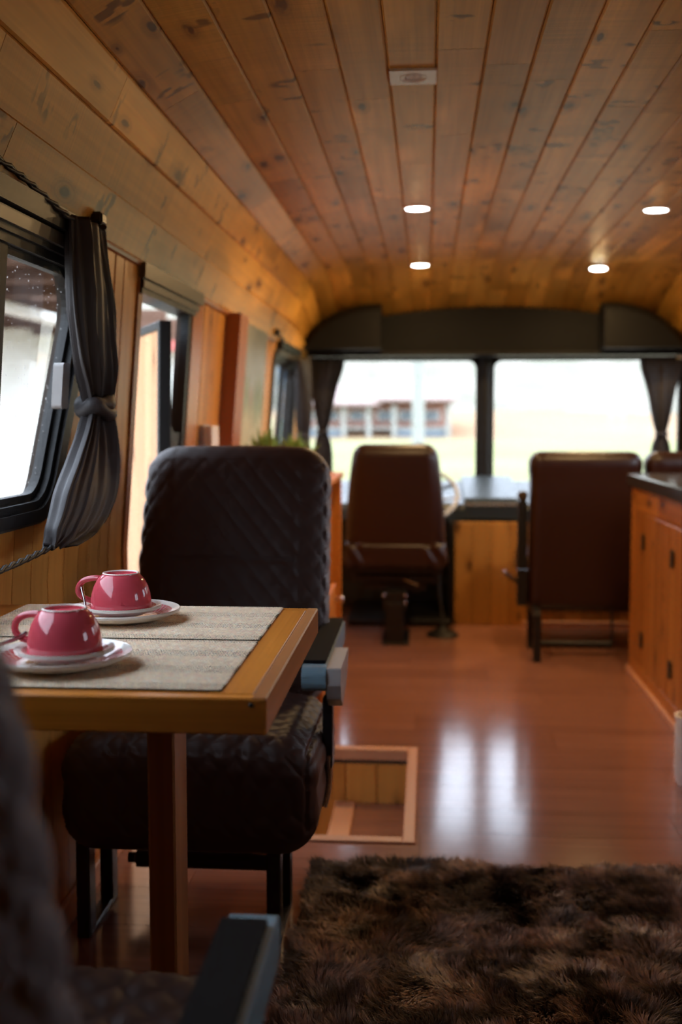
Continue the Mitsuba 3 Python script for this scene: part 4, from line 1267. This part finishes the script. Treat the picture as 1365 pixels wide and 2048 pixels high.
bput('wall', -12.5, -4.6, 0, 3.1, 2.0, 7.0, 'brick_far'); bput('wall', -4.6, 2.2, 0, 3.5, 2.4, 7.0, 'brick_far')
bput('deck', -12.5, 2.2, .95, 1.15, 0, 2.4, 'pale_concrete')
for x0, x1, z, d in ((-13.2, -4.3, 3.1, 0), (-4.7, 2.7, 3.5, .1)):
    rf = trimesh.creation.extrude_polygon(sg.Polygon([(-1.0, 0), (8.0, 0), (8, .15), (3.5, 2.0), (-1.0, .25)]), x1 - x0); v = np.array(rf.vertices)
    rf.vertices = np.c_[v[:, 2] + x0, v[:, 0] + BY + d, v[:, 1] + gz + z]
    if rf.volume < 0: rf.invert()
    put('roof', rf, 'roof_tile_far', parent=bd)
for x in (-12.2, -9.9, -7.6, -5.3, -3.0, -.7, 1.9):
    bput('column', x - .22, x + .22, 0, 3.1, -.2, .2, 'pale_concrete')
for x in (-11.2, -8.9, -6.5, -3.9, -1.9, .4):
    w = bput('window', x - .75, x + .75, 1.75, 2.65, 1.95, 2.42, 'render_white')
    put('pane', box(x - .6, x + .6, BY + 1.9, BY + 1.96, gz + 1.85, gz + 2.55, .01), 'window_far', parent=w)
for x0, x1 in ((-11.9, -10.2), (-9.6, -7.9), (-2.7, -1.0), (-.4, 1.6)):
    bput('undercroft', x0, x1, .05, .93, -.05, .1, 'window_far')
put('utility_pole', cat_(tube([(-.55, 70, GZ), (-.55, 70, 9.5)], .38, 16), box(-1.6, .5, 69.9, 70.1, 8.4, 8.6)), 'pale_concrete', smooth=40, label='pale utility pole standing in front of the far building', cat='pole')

# house beside the bus, seen through the left window and the doorway
hs = thing('neighbour_house', 'white-walled house with a dark timber eave beside the bus, seen through the near left window', 'building')
put('wall', box(-5.0, -4.6, -6, 14.6, GZ, 2.12, .02), 'render_white', parent=hs)
put('eave', cat_(box(-3.5, -2.5, 5.6, 9.8, 2.12, 2.24, .01), box(-4.9, -3.5, 5.6, 14.6, 2.12, 2.24, .01)), 'eave_wood', parent=hs)
for k in range(9):
    y = 5.8 + k * 1.02
    put('rafter', box(-4.55, -2.52, y, y + .09, 2.03, 2.118, .005), 'eave_wood', parent=hs)
put('beam', box(-3.56, -3.42, 5.6, 13.5, 1.95, 2.03, .01), 'render_white', parent=hs)
for y in (5.7,):
    put('post', box(-3.56, -3.42, y, y + .14, GZ, 1.95, .01), 'render_white', parent=hs)
put('fascia', box(-2.5, -2.46, 5.6, 9.8, 2.10, 2.30, .01), 'fascia_red', parent=hs)
h2 = thing('white_house', 'white house with a red fascia, seen through the doorway', 'building')
put('wall', box(-9.0, -2.6, 16.4, 16.8, GZ, 2.06, .02), 'render_white', parent=h2)
put('fascia', box(-9.3, -2.4, 16.0, 16.06, 2.02, 2.20, .01), 'fascia_red', parent=h2)
put('roof', box(-9.3, -2.4, 16.06, 20.5, 2.06, 2.24, .01), 'roof_tile_far', parent=h2)
put('blue_post', box(-1.84, -1.70, 14.0, 14.14, GZ, 2.1, .02), 'blue_paint', label='blue post standing outside the front left window', cat='post')

GROUPS = {'dining_chair': 'quilted dining seats at the table', 'placemat': 'woven placemats on the table', 'dinner_plate': 'plates on the placemats', 'saucer': 'saucers on the plates', 'teacup': 'upturned red teacups',
          'teaspoon': 'teaspoons on the saucers', 'tied_curtain': 'tied curtains at the front windows', 'passenger_seat': 'leather passenger seats', 'succulent': 'succulents on the cabinet', 'booklet': 'booklets on the cabinet',
          'cord_hook': 'black cord hooks on the trim board', 'corner_cover': 'corner covers over the windscreen', 'cord': 'elastic curtain cords', 'downlight': 'ceiling lights'}
for k_, d_ in labels.items():
    n_ = k_[:-4] if k_[-4:-3] == '_' and k_[-3:].isdigit() else k_
    if n_ in GROUPS and d_.get('category'):
        d_['group'] = GROUPS[n_]
